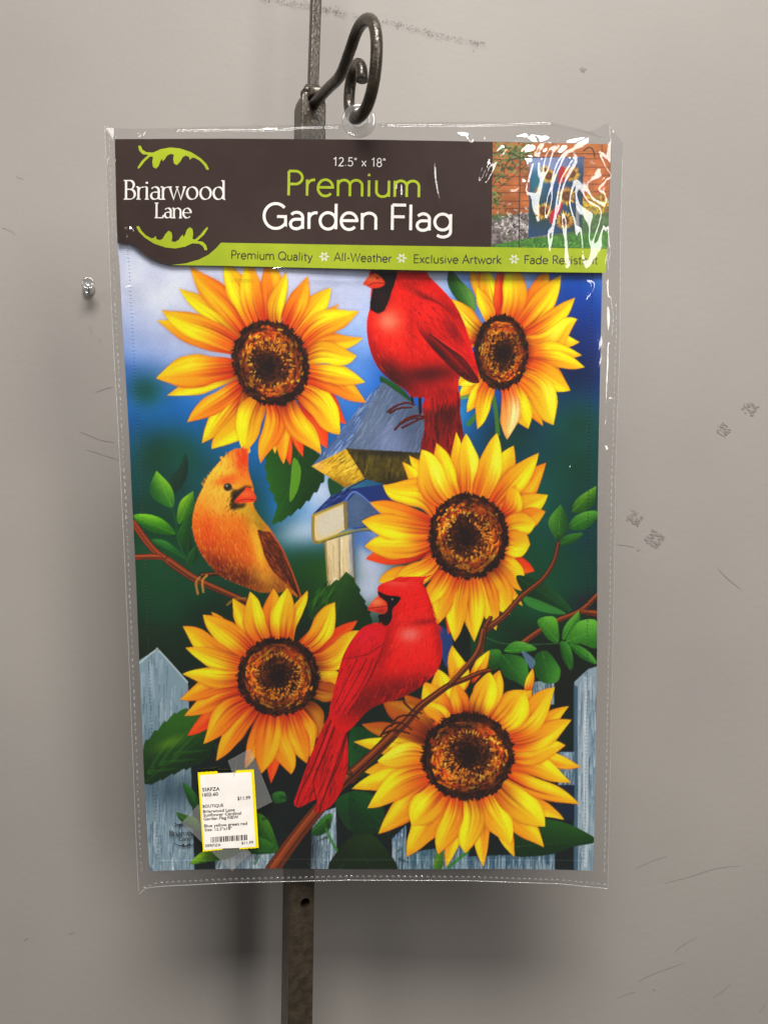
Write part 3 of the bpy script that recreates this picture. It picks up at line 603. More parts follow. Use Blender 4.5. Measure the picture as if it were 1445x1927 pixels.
    A.hairs(cl, 1100, lambda x, y: 60 + (y - 950) * .12 if y > 930 else 100 - (x - 420) * .6, 10, 1.2, [(250, 190, 70), (200, 76, 16), (240, 140, 30), (160, 60, 14), (246, 170, 60)], .4, 41)
    for k in range(240):
        x, y = R_.uniform(425, 760), R_.uniform(410, 780); A.stroke(FC([(x, y), (x + R_.normal(4, 6), y + R_.uniform(18, 40))]), 1.3, [(255, 190, 80), (236, 120, 30), (176, 50, 12), (255, 160, 60)][R_.integers(4)], .5, .4, cl)
    w = A.poly(FC([(765, 515), (800, 520), (840, 530), (900, 620), (955, 750), (1005, 888), (1005, 888), (930, 815), (850, 740), (805, 660), (785, 590)]), (110, 50, 22))
    A.hairs(w, 120, lambda x, y: 58, 18, 1.6, [(54, 26, 16), (170, 76, 30), (40, 20, 14), (196, 96, 40)], .7, 42)
    for k in range(5): A.stroke(FC([(800 + 16 * k, 560 + 6 * k), (880 + 14 * k, 700), (990, 880)]), 1.6, (36, 18, 12), .7)
    A.stroke(FC([(840, 530), (900, 620), (955, 750), (1003, 885)]), 3, (200, 84, 40), .8)
    A.poly(FC([(625, 300), (660, 292), (700, 272), (736, 282), (700, 300), (668, 330), (645, 362), (650, 372), (700, 366), (690, 388), (650, 398), (618, 396), (622, 350)]), (34, 26, 16), alpha=.85, soft=2)
    for k in range(60): x, y = R_.normal(640, 20), R_.normal(350, 32); A.stroke(FC([(x, y), (x - 8 + R_.normal(0, 5), y + 16)]), 1.6, (30, 22, 14), .6, .5)
    A.stroke(FC([(570, 262), (600, 248), (640, 256)]), 3, (236, 110, 30), .8); A.stroke(FC([(580, 300), (604, 306), (626, 294)]), 2, (250, 210, 110), .7)
    bk = A.poly(FC([(640, 362), (665, 325), (690, 300), (705, 280), (735, 295), (758, 350), (700, 363)]), (226, 66, 30)); A.blob(*FC([(700, 318)])[0], 12, 6, (250, 120, 60), .8, 0, bk); A.stroke(FC([(645, 360), (700, 345), (757, 350)]), 1.4, (120, 20, 10), .9)
    A.blob(*FC([(603, 279)])[0], 8, 7.5, (20, 16, 14), 1, p=6); A.blob(*FC([(598, 272)])[0], 2.2, 2, (210, 220, 220), .9); A.blob(*FC([(607, 286)])[0], 3, 2, (90, 90, 90), .6)
    # cardinal one -------------------------------------------------------------------
    A.stroke(FB([(375, 690), (378, 800)]), 6, (40, 14, 12), 1); A.stroke(FB([(330, 700), (338, 750)]), 5, (40, 14, 12), 1)
    tail = A.poly(FB([(405, 730), (580, 700), (595, 800), (615, 960), (590, 1040), (390, 1040), (400, 880)]), (140, 26, 22))
    A.hairs(tail, 90, lambda x, y: 92, 30, 3, [(80, 16, 14), (186, 34, 26), (60, 12, 12)], .7, 50); A.blob(*FB([(520, 780)])[0], 22, 34, (60, 14, 14), .8, 0, tail)
    red, dk = (226, 30, 20), (110, 14, 14)
    cl = A.poly(FB([(120, 10), (375, 10), (430, 60), (500, 130), (560, 200), (612, 300), (652, 420), (682, 530), (697, 605), (690, 638), (640, 630), (592, 602), (585, 670), (582, 720), (400, 770), (400, 720), (330, 712), (300, 680), (255, 648), (190, 600), (140, 540), (106, 460), (90, 380), (88, 300), (104, 220), (110, 130)]), red)
    b = lambda x, y, rx, ry, c, a, an=0: A.blob(*FB([(x, y)])[0], rx / 2.89, ry / 2.89, c, a, an, cl)
    b(220, 330, 90, 110, (246, 66, 44), .9); b(230, 300, 50, 50, (252, 120, 90), .6); b(180, 440, 90, 90, (240, 40, 26), .7); b(330, 120, 70, 120, (230, 34, 22), .8); b(340, 50, 60, 40, (190, 20, 20), .6)
    b(250, 590, 150, 60, (100, 10, 14), .95, 30); b(250, 620, 110, 40, (40, 8, 12), .9, 34); b(110, 480, 40, 130, (150, 12, 14), .7, -12); b(430, 600, 110, 90, (180, 22, 20), .8); b(440, 190, 110, 14, (84, 10, 14), .75, 30); b(330, 330, 20, 120, (160, 14, 16), .5)
    b(350, 520, 60, 80, (206, 30, 24), .6); b(560, 260, 30, 90, (150, 12, 18), .7, -35); b(520, 700, 60, 40, (120, 14, 16), .7)
    A.hairs(cl, 900, lambda x, y: 70 if y > 620 else 55, 9, 1.2, [(250, 80, 56), (170, 14, 14), (226, 40, 28), (130, 10, 12)], .38, 51)
    for k in range(90):
        t = R_.uniform(0, 1); x, y = 400 + 184 * t, 762 - 44 * t; A.stroke(FB([(x, y - 30), (x + R_.normal(4, 6), y + R_.uniform(10, 60))]), 3, [(190, 24, 20), (120, 14, 14), (160, 18, 18)][R_.integers(3)], .8, .8)
    for k in range(260):
        x, y = R_.uniform(95, 590), R_.uniform(60, 700); A.stroke(FB([(x, y), (x + R_.normal(10, 8), y + R_.uniform(18, 44))]), 1.5, [(255, 110, 80), (250, 70, 50), (130, 8, 12), (90, 6, 12)][R_.integers(4)], .42, .4, cl)
    b(420, 590, 150, 40, (60, 8, 12), .8, -6); b(200, 300, 40, 40, (255, 150, 120), .7)
    w = A.poly(FB([(345, 210), (420, 185), (510, 235), (575, 325), (640, 450), (690, 600), (697, 636), (640, 630), (560, 570), (480, 490), (410, 410), (360, 330)]), (206, 24, 22))
    b2 = lambda x, y, rx, ry, c, a, an=0: A.blob(*FB([(x, y)])[0], rx / 2.89, ry / 2.89, c, a, an, w)
    b2(420, 250, 70, 60, (236, 40, 30), .8); b2(480, 470, 120, 30, (50, 10, 14), .9, 45); b2(620, 600, 90, 26, (44, 8, 12), .9, 36); b2(560, 350, 30, 60, (120, 12, 18), .7, -30)
    A.hairs(w, 160, lambda x, y: 52, 12, 1.4, [(250, 70, 50), (110, 10, 16), (70, 8, 12)], .5, 52)
    for k in range(6): A.stroke(FB([(430 + 22 * k, 330 + 16 * k + 40), (540 + 16 * k, 470 + 8 * k), (690, 632 - 4 * k)]), 2.2, (64, 8, 14), .75); A.stroke(FB([(436 + 22 * k, 322 + 16 * k + 40), (546 + 16 * k, 464 + 8 * k), (692, 622 - 4 * k)]), 1.4, (236, 60, 50), .5)
    A.poly(FB([(118, 10), (245, 10), (240, 90), (222, 140), (205, 195), (180, 240), (150, 256), (112, 240), (105, 200), (118, 130)]), (22, 14, 16))
    for k in range(26): x = R_.uniform(108, 200); y = 250 - abs(x - 150) * .5; A.stroke(FB([(x, y - 14), (x + R_.normal(0, 4), y + 12)]), 2, (26, 12, 14), .8, .6)
    A.blob(*FB([(175, 170)])[0], 14, 20, (60, 24, 26), .5)
    bk = A.poly(FB([(64, 102), (64, 102), (95, 58), (140, 42), (186, 92), (160, 116), (110, 122), (92, 110)]), (226, 62, 34)); A.blob(*FB([(118, 66)])[0], 14, 7, (246, 120, 70), .8, 0, bk); A.stroke(FB([(92, 110), (130, 92), (186, 96)]), 1.6, (110, 20, 14), .9); A.blob(*FB([(145, 66)])[0], 3, 2, (60, 16, 14), .8)
    for pts in ([(200, 795), (240, 765), (300, 745), (345, 755)], [(215, 800), (260, 775), (330, 770)], [(240, 890), (290, 840), (350, 815), (400, 820)], [(270, 860), (330, 830), (390, 830)], [(280, 880), (340, 850), (395, 825)]):
        A.stroke(FB(pts), 4.5, (52, 16, 14), 1, 3.5); A.stroke([(x, y - 1) for x, y in FB(pts)], 1.2, (170, 50, 30), .6)
    # flower three --------------------------------------------------------------------
    A.poly(FD([(560, 1100), (640, 1110), (640, 1280), (540, 1280)]), (14, 30, 26)); A.poly(FD([(470, 1090), (545, 1140), (548, 1240), (520, 1320), (480, 1200)]), (40, 66, 118))
    flower(A, FD, (640, 605), 212, 228, 0, [
        (80, 728, 40, 'r', 0, .6), (103, 420, 46, 'o', 0, .4), (318, 165, 46, 'y'), (280, 200, 44, 'y', .1), (573, 37, 42, 'y'), (530, 1140, 36, 'r'), (1000, 795, 48, 'r', .2), (1062, 205, 56, 'o', .1), (885, 112, 56, 'y', 0, .3),
        (150, 852, 62, 't', -.25, .4), (75, 660, 62, 'y', 0, .5), (58, 523, 62, 'y', 0, .2), (175, 325, 74, 'y', -.1, .2), (465, 97, 58, 'y', .1), (385, 133, 76, 'l', .1, .2), (627, 45, 52, 'l', 0, .2), (795, 42, 62, 'l', .1), (1022, 150, 58, 'y', .1),
        (1072, 380, 60, 'y', .15), (1058, 470, 52, 'o', 0, .6), (900, 335, 48, 't', .1, .6, (815, 490)), (1005, 530, 52, 'y', 0, .7), (975, 650, 70, 'y', .1, .6), (950, 903, 58, 't', -.15), (935, 985, 30, 't'), (865, 1032, 66, 'y', .1), (790, 1117, 54, 't'), (672, 1180, 56, 'y'),
        (565, 1178, 58, 'y', .1), (465, 1090, 60, 't', .1), (390, 1000, 50, 't'), (245, 842, 52, 'y', -.2, .4)], (-.4, 0), 13)
    # leafy twigs at the right ------------------------------------------------------
    leaf(A, FD([(900, 820), (980, 830), (1060, 870), (1150, 940), (1200, 1010), (1120, 1000), (990, 960), (930, 900)]), (16, 70, 38), (60, 120, 60), FD([(910, 830), (1200, 1010)]), .5)
    A.poly(FD([(940, 930), (1040, 960), (1170, 1025), (1060, 1020), (960, 980)]), (70, 140, 60), alpha=.8)
    leaf(A, FD([(1140, 430), (1140, 430), (1178, 500), (1170, 570), (1130, 625), (1085, 570), (1078, 510)]), (46, 112, 40), (110, 176, 60), FD([(1130, 625), (1140, 430)]), .7)
    leaf(A, FD([(1335, 330), (1335, 330), (1325, 420), (1270, 470), (1205, 470), (1230, 400)]), (50, 116, 30), (134, 190, 60), FD([(1205, 470), (1335, 335)]), .7)
    leaf(A, FD([(1340, 470), (1330, 520), (1260, 570), (1185, 560), (1215, 500), (1280, 470)]), (50, 130, 40), (120, 190, 70), FD([(1185, 560), (1340, 475)]), .7)
    leaf(A, FD([(1262, 588), (1210, 640), (1130, 650), (1170, 600)]), (40, 110, 36), (96, 160, 60), None, .6)
    A.stroke(FD([(1130, 625), (1200, 545)]), 3, (40, 70, 30), .9); A.stroke(FD([(1128, 600), (1130, 650)]), 3, (40, 60, 30), 1)
    branch([(1128, 640), (1105, 740), (1040, 840), (930, 930), (830, 1040), (740, 1110), (715, 1160), (700, 1250)], 5, 13, FD, (108, 56, 34)); branch([(760, 1050), (735, 1090), (715, 1150)], 7, 12, FD, (96, 52, 34))
    branch([(1340, 925), (1250, 1010), (1130, 1060), (1040, 1110), (940, 1180)], 8, 9, FD, (128, 64, 32)); branch([(1340, 1025), (1260, 1015)], 12, 8, FD, (120, 56, 30))
    leaf(A, FD([(1015, 1065), (1070, 1040), (1120, 1060), (1130, 1180), (1080, 1170), (1040, 1120)]), (60, 140, 40), (124, 200, 70), FD([(1130, 1180), (1020, 1060)]), .7)
    leaf(A, FD([(1240, 1010), (1240, 1010), (1245, 1080), (1190, 1150), (1150, 1165), (1165, 1090)]), (56, 140, 40), (130, 206, 80), FD([(1155, 1165), (1240, 1015)]), .7)
    leaf(A, FD([(1200, 1120), (1250, 1065), (1340, 1070), (1340, 1210), (1250, 1190), (1170, 1180)]), (64, 150, 44), (134, 210, 80), FD([(1170, 1180), (1340, 1110)]), .7)
    leaf(A, FF([(1190, 90), (1240, 100), (1300, 140), (1338, 200), (1270, 180), (1220, 140)]), (50, 130, 40), (110, 190, 70), None, .7)
    leaf(A, FF([(1140, 80), (1190, 100), (1210, 190), (1195, 235), (1150, 170)]), (40, 110, 34), (90, 170, 60), None, .6)
    leaf(A, FF([(1000, 160), (1060, 130), (1110, 180), (1140, 240), (1120, 300), (1050, 305), (1005, 260)]), (40, 110, 36), (90, 170, 60), FF([(1040, 130), (1080, 300)]), .6)
    leaf(A, FF([(835, 125), (890, 80), (960, 90), (1010, 122), (930, 140), (860, 140)]), (60, 150, 44), (130, 205, 80), FF([(835, 130), (1010, 120)]), .7)
    leaf(A, FF([(690, 180), (740, 130), (815, 130), (810, 220), (740, 230)]), (36, 100, 34), (84, 160, 56), None, .6)
    leaf(A, FF([(810, 160), (880, 150), (950, 180), (965, 250), (960, 328), (900, 300), (830, 260)]), (40, 110, 40), (96, 176, 66), FF([(820, 150), (960, 320)]), .6)
    A.stroke(FF([(730, 55), (830, 90), (1000, 95), (1140, 90)]), 1.6, (70, 120, 70), .7)
    A.poly(FF([(930, 130), (1000, 180), (985, 230), (960, 200)]), (120, 150, 190), alpha=.7)
    # flower five ------------------------------------------------------------------------
    flower(A, FF, (638, 705), 246, 232, 0, [
        (990, 225, 22, 't', 0, 0, (960, 380)), (755, 128, 30, 'y', 0, 0, (650, 300)), (552, 100, 50, 'y', .1, 0, (560, 400)), (625, 190, 44, 't', 0, 0, (590, 460)), (470, 228, 60, 'y', 0, .3), (400, 300, 60, 't', 0, .3), (290, 370, 56, 'd'), (175, 410, 58, 'd', 0, .3), (60, 530, 44, 'd', 0, .3), (15, 626, 46, 'g', .1), (75, 790, 50, 't', 0, .2), (150, 1127, 62, 't', .1), (305, 1252, 70, 't', .1),
        (520, 1306, 46, 't'), (890, 1252, 48, 't'), (1050, 1200, 58, 't', -.1), (1160, 1050, 52, 't'), (1243, 966, 48, 't', -.2), (1187, 432, 48, 't', .1), (722, 1306, 48, 't'), (475, 1240, 58, 't', .1), (870, 1182, 66, 'y', -.1, .2), (985, 345, 56, 't', 0, .3), (810, 235, 46, 't', .1, .3),
        (5, 882, 54, 'y', .2), (90, 987, 66, 'y', .2), (330, 1080, 76, 'y', .1, .5), (1252, 762, 48, 't', -.2), (1197, 846, 54, 'y', -.2), (1168, 645, 60, 'y', -.1), (1200, 507, 56, 't', .1), (1110, 328, 70, 't', .1), (950, 345, 78, 'y', .1, .5), (755, 245, 66, 'y', .2, .5), (570, 310, 46, 'o', 0, .3),
        (510, 430, 44, 'y', 0, .4, (455, 545)), (400, 410, 44, 't', 0, .4), (145, 730, 58, 'l', 0, .4), (1057, 1087, 76, 'g', -.1, .4), (625, 1232, 58, 'g', 0, .4)], (.1, -.1), 15)
    # flower four ------------------------------------------------------------------------
    flower(A, FE, (820, 560), 218, 208, 0, [
        (455, 207, 36, 'o'), (1250, 255, 40, 'r', .1), (780, 1142, 42, 'r'), (325, 882, 50, 'r', .1), (1120, 480, 46, 't', 0, .3), (1170, 560, 50, 't', 0, .3), (1160, 660, 52, 'd', 0, .3), (1060, 900, 60, 'd'), (1000, 1000, 60, 'o'), (975, 1032, 56, 'o'), (640, 1062, 46, 'o'), (482, 1018, 50, 'o', .1),
        (300, 285, 66, 't', -.1, .1), (315, 402, 44, 'y', -.1), (572, 133, 50, 't'), (410, 222, 62, 't', -.1, .1), (793, 78, 52, 'o'), (978, 90, 36, 'y'), (665, 97, 56, 'y'), (870, 75, 58, 'y'), (1258, 310, 62, 'y', .1), (1128, 155, 58, 'y', .1), (308, 773, 54, 'o', .1), (285, 684, 50, 'o', .15), (298, 546, 46, 'y', .1), (412, 926, 58, 'o', .15), (890, 1092, 64, 'o', 0, .1), (728, 1087, 64, 'o', 0, .1)], (-.05, -.1), 14)
    # main branch in front
    branch([(760, 235), (700, 250), (620, 285), (540, 315), (460, 370), (370, 440), (290, 530), (200, 610), (100, 720), (0, 830)], 6, 17, FF, (92, 44, 24)); branch([(720, 20), (700, 110), (660, 180), (590, 260), (540, 310)], 11, 8, FF, (104, 58, 34))
    branch([(1445, 10), (1300, 150), (1180, 260), (1050, 400), (920, 560), (790, 740)], 16, 26, FG, (104, 50, 24)); branch([(1190, 100), (1195, 200), (1210, 220)], 6, 8, FG, (84, 50, 30))
    A.stroke(FG([(1050, 400), (920, 560), (790, 740)]), 9, (150, 70, 30), .6, 10)
    # cardinal two ------------------------------------------------------------------------
    tail = A.poly([(681, 1340), (655, 1374), (655, 1430), (645, 1480), (625, 1515), (597, 1531), (592, 1526), (596, 1505), (580, 1512), (562, 1520), (553, 1512), (560, 1490), (572, 1456), (586, 1419), (612, 1360), (640, 1320)], (196, 22, 24))
    A.hairs(tail, 130, lambda x, y: 108, 26, 2, [(110, 8, 16), (236, 40, 44), (160, 14, 20), (70, 6, 12)], .6, 60)
    for p in ([(640, 1340), (610, 1420), (590, 1470), (596, 1506)], [(660, 1350), (640, 1430), (618, 1480), (600, 1528)], [(625, 1350), (590, 1440), (566, 1490), (558, 1516)], [(652, 1380), (632, 1440), (610, 1500)]): A.stroke(p, 3, (70, 6, 12), .75, 2)
    for p in ([(632, 1345), (600, 1430), (576, 1490)], [(652, 1352), (626, 1440), (606, 1500)]): A.stroke(p, 3.4, (240, 50, 56), .6, 2)
    cl = A.poly([(800, 1086), (800, 1086), (797, 1108), (812, 1146), (826, 1187), (832, 1225), (824, 1260), (798, 1287), (760, 1311), (712, 1327), (690, 1340), (660, 1372), (640, 1380), (620, 1350), (621, 1336), (631, 1288), (648, 1229), (676, 1187), (700, 1174), (722, 1170), (730, 1150), (716, 1132), (710, 1112), (716, 1100), (746, 1089), (774, 1085)], (226, 26, 22))
    b = lambda x, y, rx, ry, c, a, an=0: A.blob(x, y, rx, ry, c, a, an, cl)
    b(776, 1198, 32, 30, (248, 60, 50), .9); b(772, 1195, 14, 10, (250, 140, 130), .7); b(760, 1100, 30, 12, (238, 50, 40), .7); b(800, 1240, 34, 40, (232, 34, 26), .7); b(770, 1150, 34, 26, (230, 36, 28), .6)
    b(740, 1300, 70, 20, (120, 8, 14), .9, -14); b(826, 1190, 8, 60, (150, 10, 14), .7, -6); b(690, 1325, 40, 22, (110, 8, 14), .85, -30); b(722, 1220, 10, 60, (150, 10, 16), .7, 14); b(780, 1296, 50, 10, (110, 10, 14), .6, -18); b(800, 1170, 24, 5, (130, 8, 12), .7, -6)
    A.hairs(cl, 900, lambda x, y: 118 if y > 1180 else 160, 9, 1.2, [(250, 70, 60), (170, 10, 16), (226, 30, 28), (120, 6, 12)], .36, 61)
    for k in range(220):
        x, y = R_.uniform(700, 832), R_.uniform(1095, 1320); A.stroke([(x, y), (x - R_.uniform(0, 6), y + R_.uniform(6, 14))], 1.5, [(255, 110, 90), (250, 70, 60), (140, 6, 14), (100, 4, 12)][R_.integers(4)], .4, .4, cl)
    b(772, 1194, 12, 9, (255, 130, 120), .6); b(745, 1096, 20, 6, (255, 110, 90), .6)
    w = A.poly([(676, 1187), (700, 1175), (722, 1178), (724, 1200), (712, 1240), (690, 1290), (660, 1330), (640, 1352), (622, 1348), (621, 1330), (632, 1286), (648, 1229)], (206, 20, 30))
    A.blob(688, 1200, 22, 16, (230, 34, 60), .7, 0, w); A.blob(650, 1300, 14, 40, (226, 36, 40), .5, 20, w)
    A.hairs(w, 120, lambda x, y: 112, 14, 1.5, [(240, 50, 60), (120, 6, 16), (80, 4, 12)], .5, 62)
    for p in ([(716, 1215), (690, 1232), (650, 1240)], [(722, 1210), (708, 1250), (670, 1320)], [(702, 1240), (680, 1290), (640, 1350)], [(690, 1240), (664, 1290), (632, 1345)], [(672, 1240), (648, 1290), (626, 1335)], [(712, 1240), (690, 1290), (655, 1345)]): A.stroke(p, 2.2, (96, 4, 14), .75, 1.4)
    for k in range(60):
        t = R_.uniform(0, 1); x, y = 700 + 110 * t, 1326 - 50 * t ** 1.2; A.stroke([(x, y - 6), (x - 5, y + R_.uniform(2, 8))], 2.4, [(150, 12, 16), (90, 8, 14), (196, 22, 22)][R_.integers(3)], .8, .6)
    for k in range(70):
        t = R_.uniform(0, 1); x, y = 744 + 56 * t, 1088 + 2 * math.sin(t * 3) - 1; A.stroke([(x - 8, y + 6), (x + 6 + 6 * t, y - 2 - 3 * t)], 2.2, [(226, 30, 24), (190, 16, 18), (240, 60, 44)][R_.integers(3)], .85, .6)
    for k in range(50):
        t = R_.uniform(0, 1); x, y = 796 + 34 * t, 1100 + 90 * t; A.stroke([(x - 6, y - 8), (x + 5, y + 6)], 2.0, [(220, 28, 22), (186, 14, 18)][R_.integers(2)], .8, .6)
    A.poly(FD([(150, 905), (200, 925), (270, 935), (255, 970), (228, 1000), (222, 1060), (190, 1092), (158, 1062), (150, 1035), (195, 1015), (195, 965), (160, 940)]), (24, 12, 14))
    for k in range(18): x = R_.uniform(156, 215); A.stroke(FD([(x, 1060), (x + R_.normal(0, 5), 1096 - abs(x - 188) * .6)]), 2, (30, 10, 14), .8, .6)
    A.blob(*FD([(232, 954)])[0], 5.5, 5.5, (12, 10, 10), 1, p=6); A.blob(*FD([(226, 948)])[0], 1.8, 1.6, (190, 200, 200), .9)
    bk = A.poly(FD([(92, 998), (118, 958), (148, 934), (188, 962), (200, 1000), (182, 1027), (140, 1020), (104, 1010)]), (216, 66, 40)); A.blob(*FD([(140, 962)])[0], 10, 6, (248, 140, 90), .85, 0, bk); A.stroke(FD([(94, 998), (140, 992), (198, 985)]), 1.5, (100, 16, 12), .9); A.blob(*FD([(165, 1012)])[0], 10, 4, (150, 30, 20), .6, 0, bk)
    for pts in ([(165, 590), (200, 545), (270, 520), (330, 560)], [(220, 540), (260, 490), (340, 480), (370, 500)], [(290, 410), (330, 450), (385, 470)], [(180, 580), (240, 560), (320, 580)]):
        A.stroke(FF(pts), 4.5, (50, 20, 14), 1, 3); A.stroke([(x, y - 1) for x, y in FF(pts)], 1.2, (140, 70, 40), .6)
    # printing: gentle halftone grain and stitched hem ------------------------------------
    lum = A.a.mean(-1, keepdims=True); A.a = lum + (A.a - lum) * 1.08
    A.a = np.clip((A.a / 255.0 - .46) * 1.10 + .46, 0, 1) * 255
    g = np.random.default_rng(9).normal(0, 1, (A.H, A.W)); A.a *= (1 + .028 * g)[..., None]
    A.a *= (1 + .035 * (np.sin(X * 1.9 + Y * .9) * np.sin(Y * 1.9 - X * .9)))[..., None]
    A.a = np.clip(A.a, 3, 255)
    return A

def paint_photo():
    """the small product photo printed on the card"""
    A = Art(920, 262, 236, 214, 1.3)
    X, Y = A.grid((slice(0, A.H), slice(0, A.W)))
    A.a[:] = (176, 98, 48)
    n = noise2(A.H, A.W, 9, 3) - .5; n2 = noise2(A.H, A.W, 30, 4) - .5
    A.a *= (1 + .22 * n + .3 * n2)[..., None]
    for k, y in enumerate((284, 298, 314, 330, 346, 360, 376, 390, 404)): A.stroke([(920, y + 2), (1156, y - 1)], 1.6, (92, 46, 22), .75)
    A.poly([(920, 262), (1156, 264), (1156, 288), (920, 284)], (190, 112, 50), sm=False, alpha=.7); A.stroke([(920, 286), (1156, 289)], 2, (84, 42, 20), .8)
    for x in (1040, 1132): A.stroke([(x, 266), (x + 1, 292)], 2, (90, 46, 22), .7)
    r = np.random.default_rng(2)
    def leaves(n, cx, cy, sx, sy, cols, L=5):
        for k in range(n):
            x, y, t = r.normal(cx, sx), r.normal(cy, sy), r.uniform(0, 6.28)
            A.stroke([(x, y), (x + L * math.cos(t), y + L * math.sin(t))], 3, cols[r.integers(len(cols))], .85, 1.2, sm=False)
    G = [(46, 84, 40), (92, 124, 60), (120, 150, 84), (34, 60, 30)]
    A.stroke([(926, 350), (950, 310), (985, 268)], 1.6, (60, 50, 36), .9); A.stroke([(930, 360), (965, 330), (1000, 300)], 1.4, (60, 50, 36), .9)
    leaves(170, 955, 285, 18, 12, G); leaves(70, 942, 320, 14, 14, G); leaves(60, 985, 290, 12, 14, G); leaves(50, 932, 372, 8, 14, G)
    A.poly([(920, 404), (1156, 400), (1156, 480), (920, 480)], (74, 106, 62), sm=False, soft=4)
    leaves(160, 1120, 385, 20, 9, [(214, 190, 40), (180, 170, 50), (110, 130, 50), (232, 204, 60)], 4); leaves(120, 1120, 412, 22, 10, [(70, 104, 64), (104, 136, 84)], 4)
    A.poly([(920, 418), (940, 412), (985, 400), (1020, 410), (1035, 440), (1000, 452), (920, 462)], (120, 110, 108), tex=.7)
    leaves(160, 975, 420, 26, 14, [(60, 54, 54), (196, 188, 184), (150, 140, 138), (226, 220, 214)], 5)
    A.poly([(920, 462), (990, 448), (1156, 434), (1156, 480), (920, 480)], (72, 132, 48), sm=False, tex=.3); leaves(200, 1060, 458, 55, 7, [(60, 120, 40), (104, 164, 66), (46, 96, 36)], 4)
    A.stroke([(978, 292), (976, 466)], 1.8, (40, 36, 36), .9); A.stroke([(976, 296), (1000, 295), (1100, 295)], 1.8, (40, 36, 36), .9)
    A.stroke([(976, 296), (958, 300), (952, 312), (962, 319), (969, 311), (962, 306)], 1.8, (44, 38, 36), .9); A.stroke([(1098, 282), (1108, 276), (1116, 282), (1118, 294)], 2.4, (40, 40, 36), .95)
    fl = A.poly([(996, 296), (1098, 294), (1095, 432), (994, 446)], (40, 74, 120), sm=False)
    A.blob(1020, 306, 50, 14, (170, 182, 220), .9, clip=fl); A.blob(1060, 304, 40, 10, (120, 130, 176), .9, clip=fl); A.blob(1010, 345, 14, 20, (30, 110, 130), .9, clip=fl); A.blob(1085, 350, 14, 40, (20, 50, 70), .9, clip=fl)
    A.blob(1016, 400, 24, 24, (28, 60, 44), .9, clip=fl); A.blob(1080, 420, 20, 20, (44, 70, 50), .8, clip=fl)
    def mini(cx, cy, R):
        for k in range(22):
            t = k / 22 * 6.283 + r.uniform(-.1, .1); q = R * r.uniform(.85, 1.1)
            A.stroke([(cx, cy), (cx + q * math.cos(t), cy + q * math.sin(t))], R * .3, [(246, 192, 28), (232, 150, 20), (250, 210, 50)][r.integers(3)], 1, .8, fl, sm=False)
        A.blob(cx, cy, R * .42, R * .42, (70, 36, 16), 1, p=6, clip=fl); A.blob(cx, cy, R * .22, R * .22, (150, 84, 30), .7, clip=fl)
    mini(1032, 330, 15); mini(1024, 318, 8); A.poly([(1056, 312), (1064, 318), (1062, 338), (1050, 346), (1050, 326)], (178, 34, 36)); mini(1075, 326, 16); mini(1022, 396, 17); mini(1066, 368, 19); mini(1062, 414, 18)
    A.poly([(1058, 380), (1052, 400), (1036, 420), (1034, 404), (1044, 390)], (186, 30, 56)); A.blob(1012, 358, 5, 7, (222, 120, 40), .9); A.stroke([(1086, 392), (1086, 428)], 6, (166, 160, 160), .8)
    A.a = np.clip(A.a, 4, 255); return A

def lin(c):
    c = np.asarray(c, float) / 255
    return np.where(c <= .04045, c / 12.92, ((c + .055) / 1.055) ** 2.4)
# ------------------------------------------------------------------ the wall and its scuffs
v = [(-1.6, WALL_Y, 0), (1.6, WALL_Y, 0), (1.6, WALL_Y, 3.2), (-1.6, WALL_Y, 3.2), (-1.6, WALL_Y + .1, 0), (1.6, WALL_Y + .1, 0), (1.6, WALL_Y + .1, 3.2), (-1.6, WALL_Y + .1, 3.2)]
wall = tag(link('wall', mesh('wall', v, [(0, 1, 2, 3), (5, 4, 7, 6), (4, 0, 3, 7), (1, 5, 6, 2), (3, 2, 6, 7), (4, 5, 1, 0)]), M['wall']), kind='structure')
def WL(px, py, off=.0002): return W(px, py, WALL_Y - off)
def flecks(name, spots, matl, seed):
    """worn marks: small ragged flakes lying on the paint; spots = (x, y, size, angle)"""
    r = np.random.default_rng(seed); v, f = [], []
    for i, (x, y, s, a) in enumerate(spots):
        n = r.integers(4, 7); k0 = len(v); off = .00015 + .000004 * i
        for k in range(n):
            t = 2 * math.pi * k / n + r.uniform(-.3, .3); q = s * r.uniform(.5, 1.1)
            dx, dy = q * math.cos(t) * 1.5, q * math.sin(t) * .55
            v.append(WL(x + dx * math.cos(a) - dy * math.sin(a), y + dx * math.sin(a) + dy * math.cos(a), off))
        f.append(tuple(range(k0, k0 + n)))
    return link(name, mesh(name, v, f), matl, wall)
r = np.random.default_rng(4)
path = smooth([(470, -14), (540, 2), (600, 12), (650, 24), (720, 38), (790, 54), (850, 70), (912, 80)], False, 40)
sp = []
for q in r.integers(0, len(path), 620):
    t = q / len(path); d = 1.3 - .9 * t
    sp.append((path[q][0] + r.normal(0, 2), path[q][1] + r.normal(0, 2.6 * d + .8), r.uniform(.4, 1.5) * (1.15 - .35 * t), -.5 + r.normal(0, .4)))
flecks('scuff_mark', sp, M['scuff'], 1)
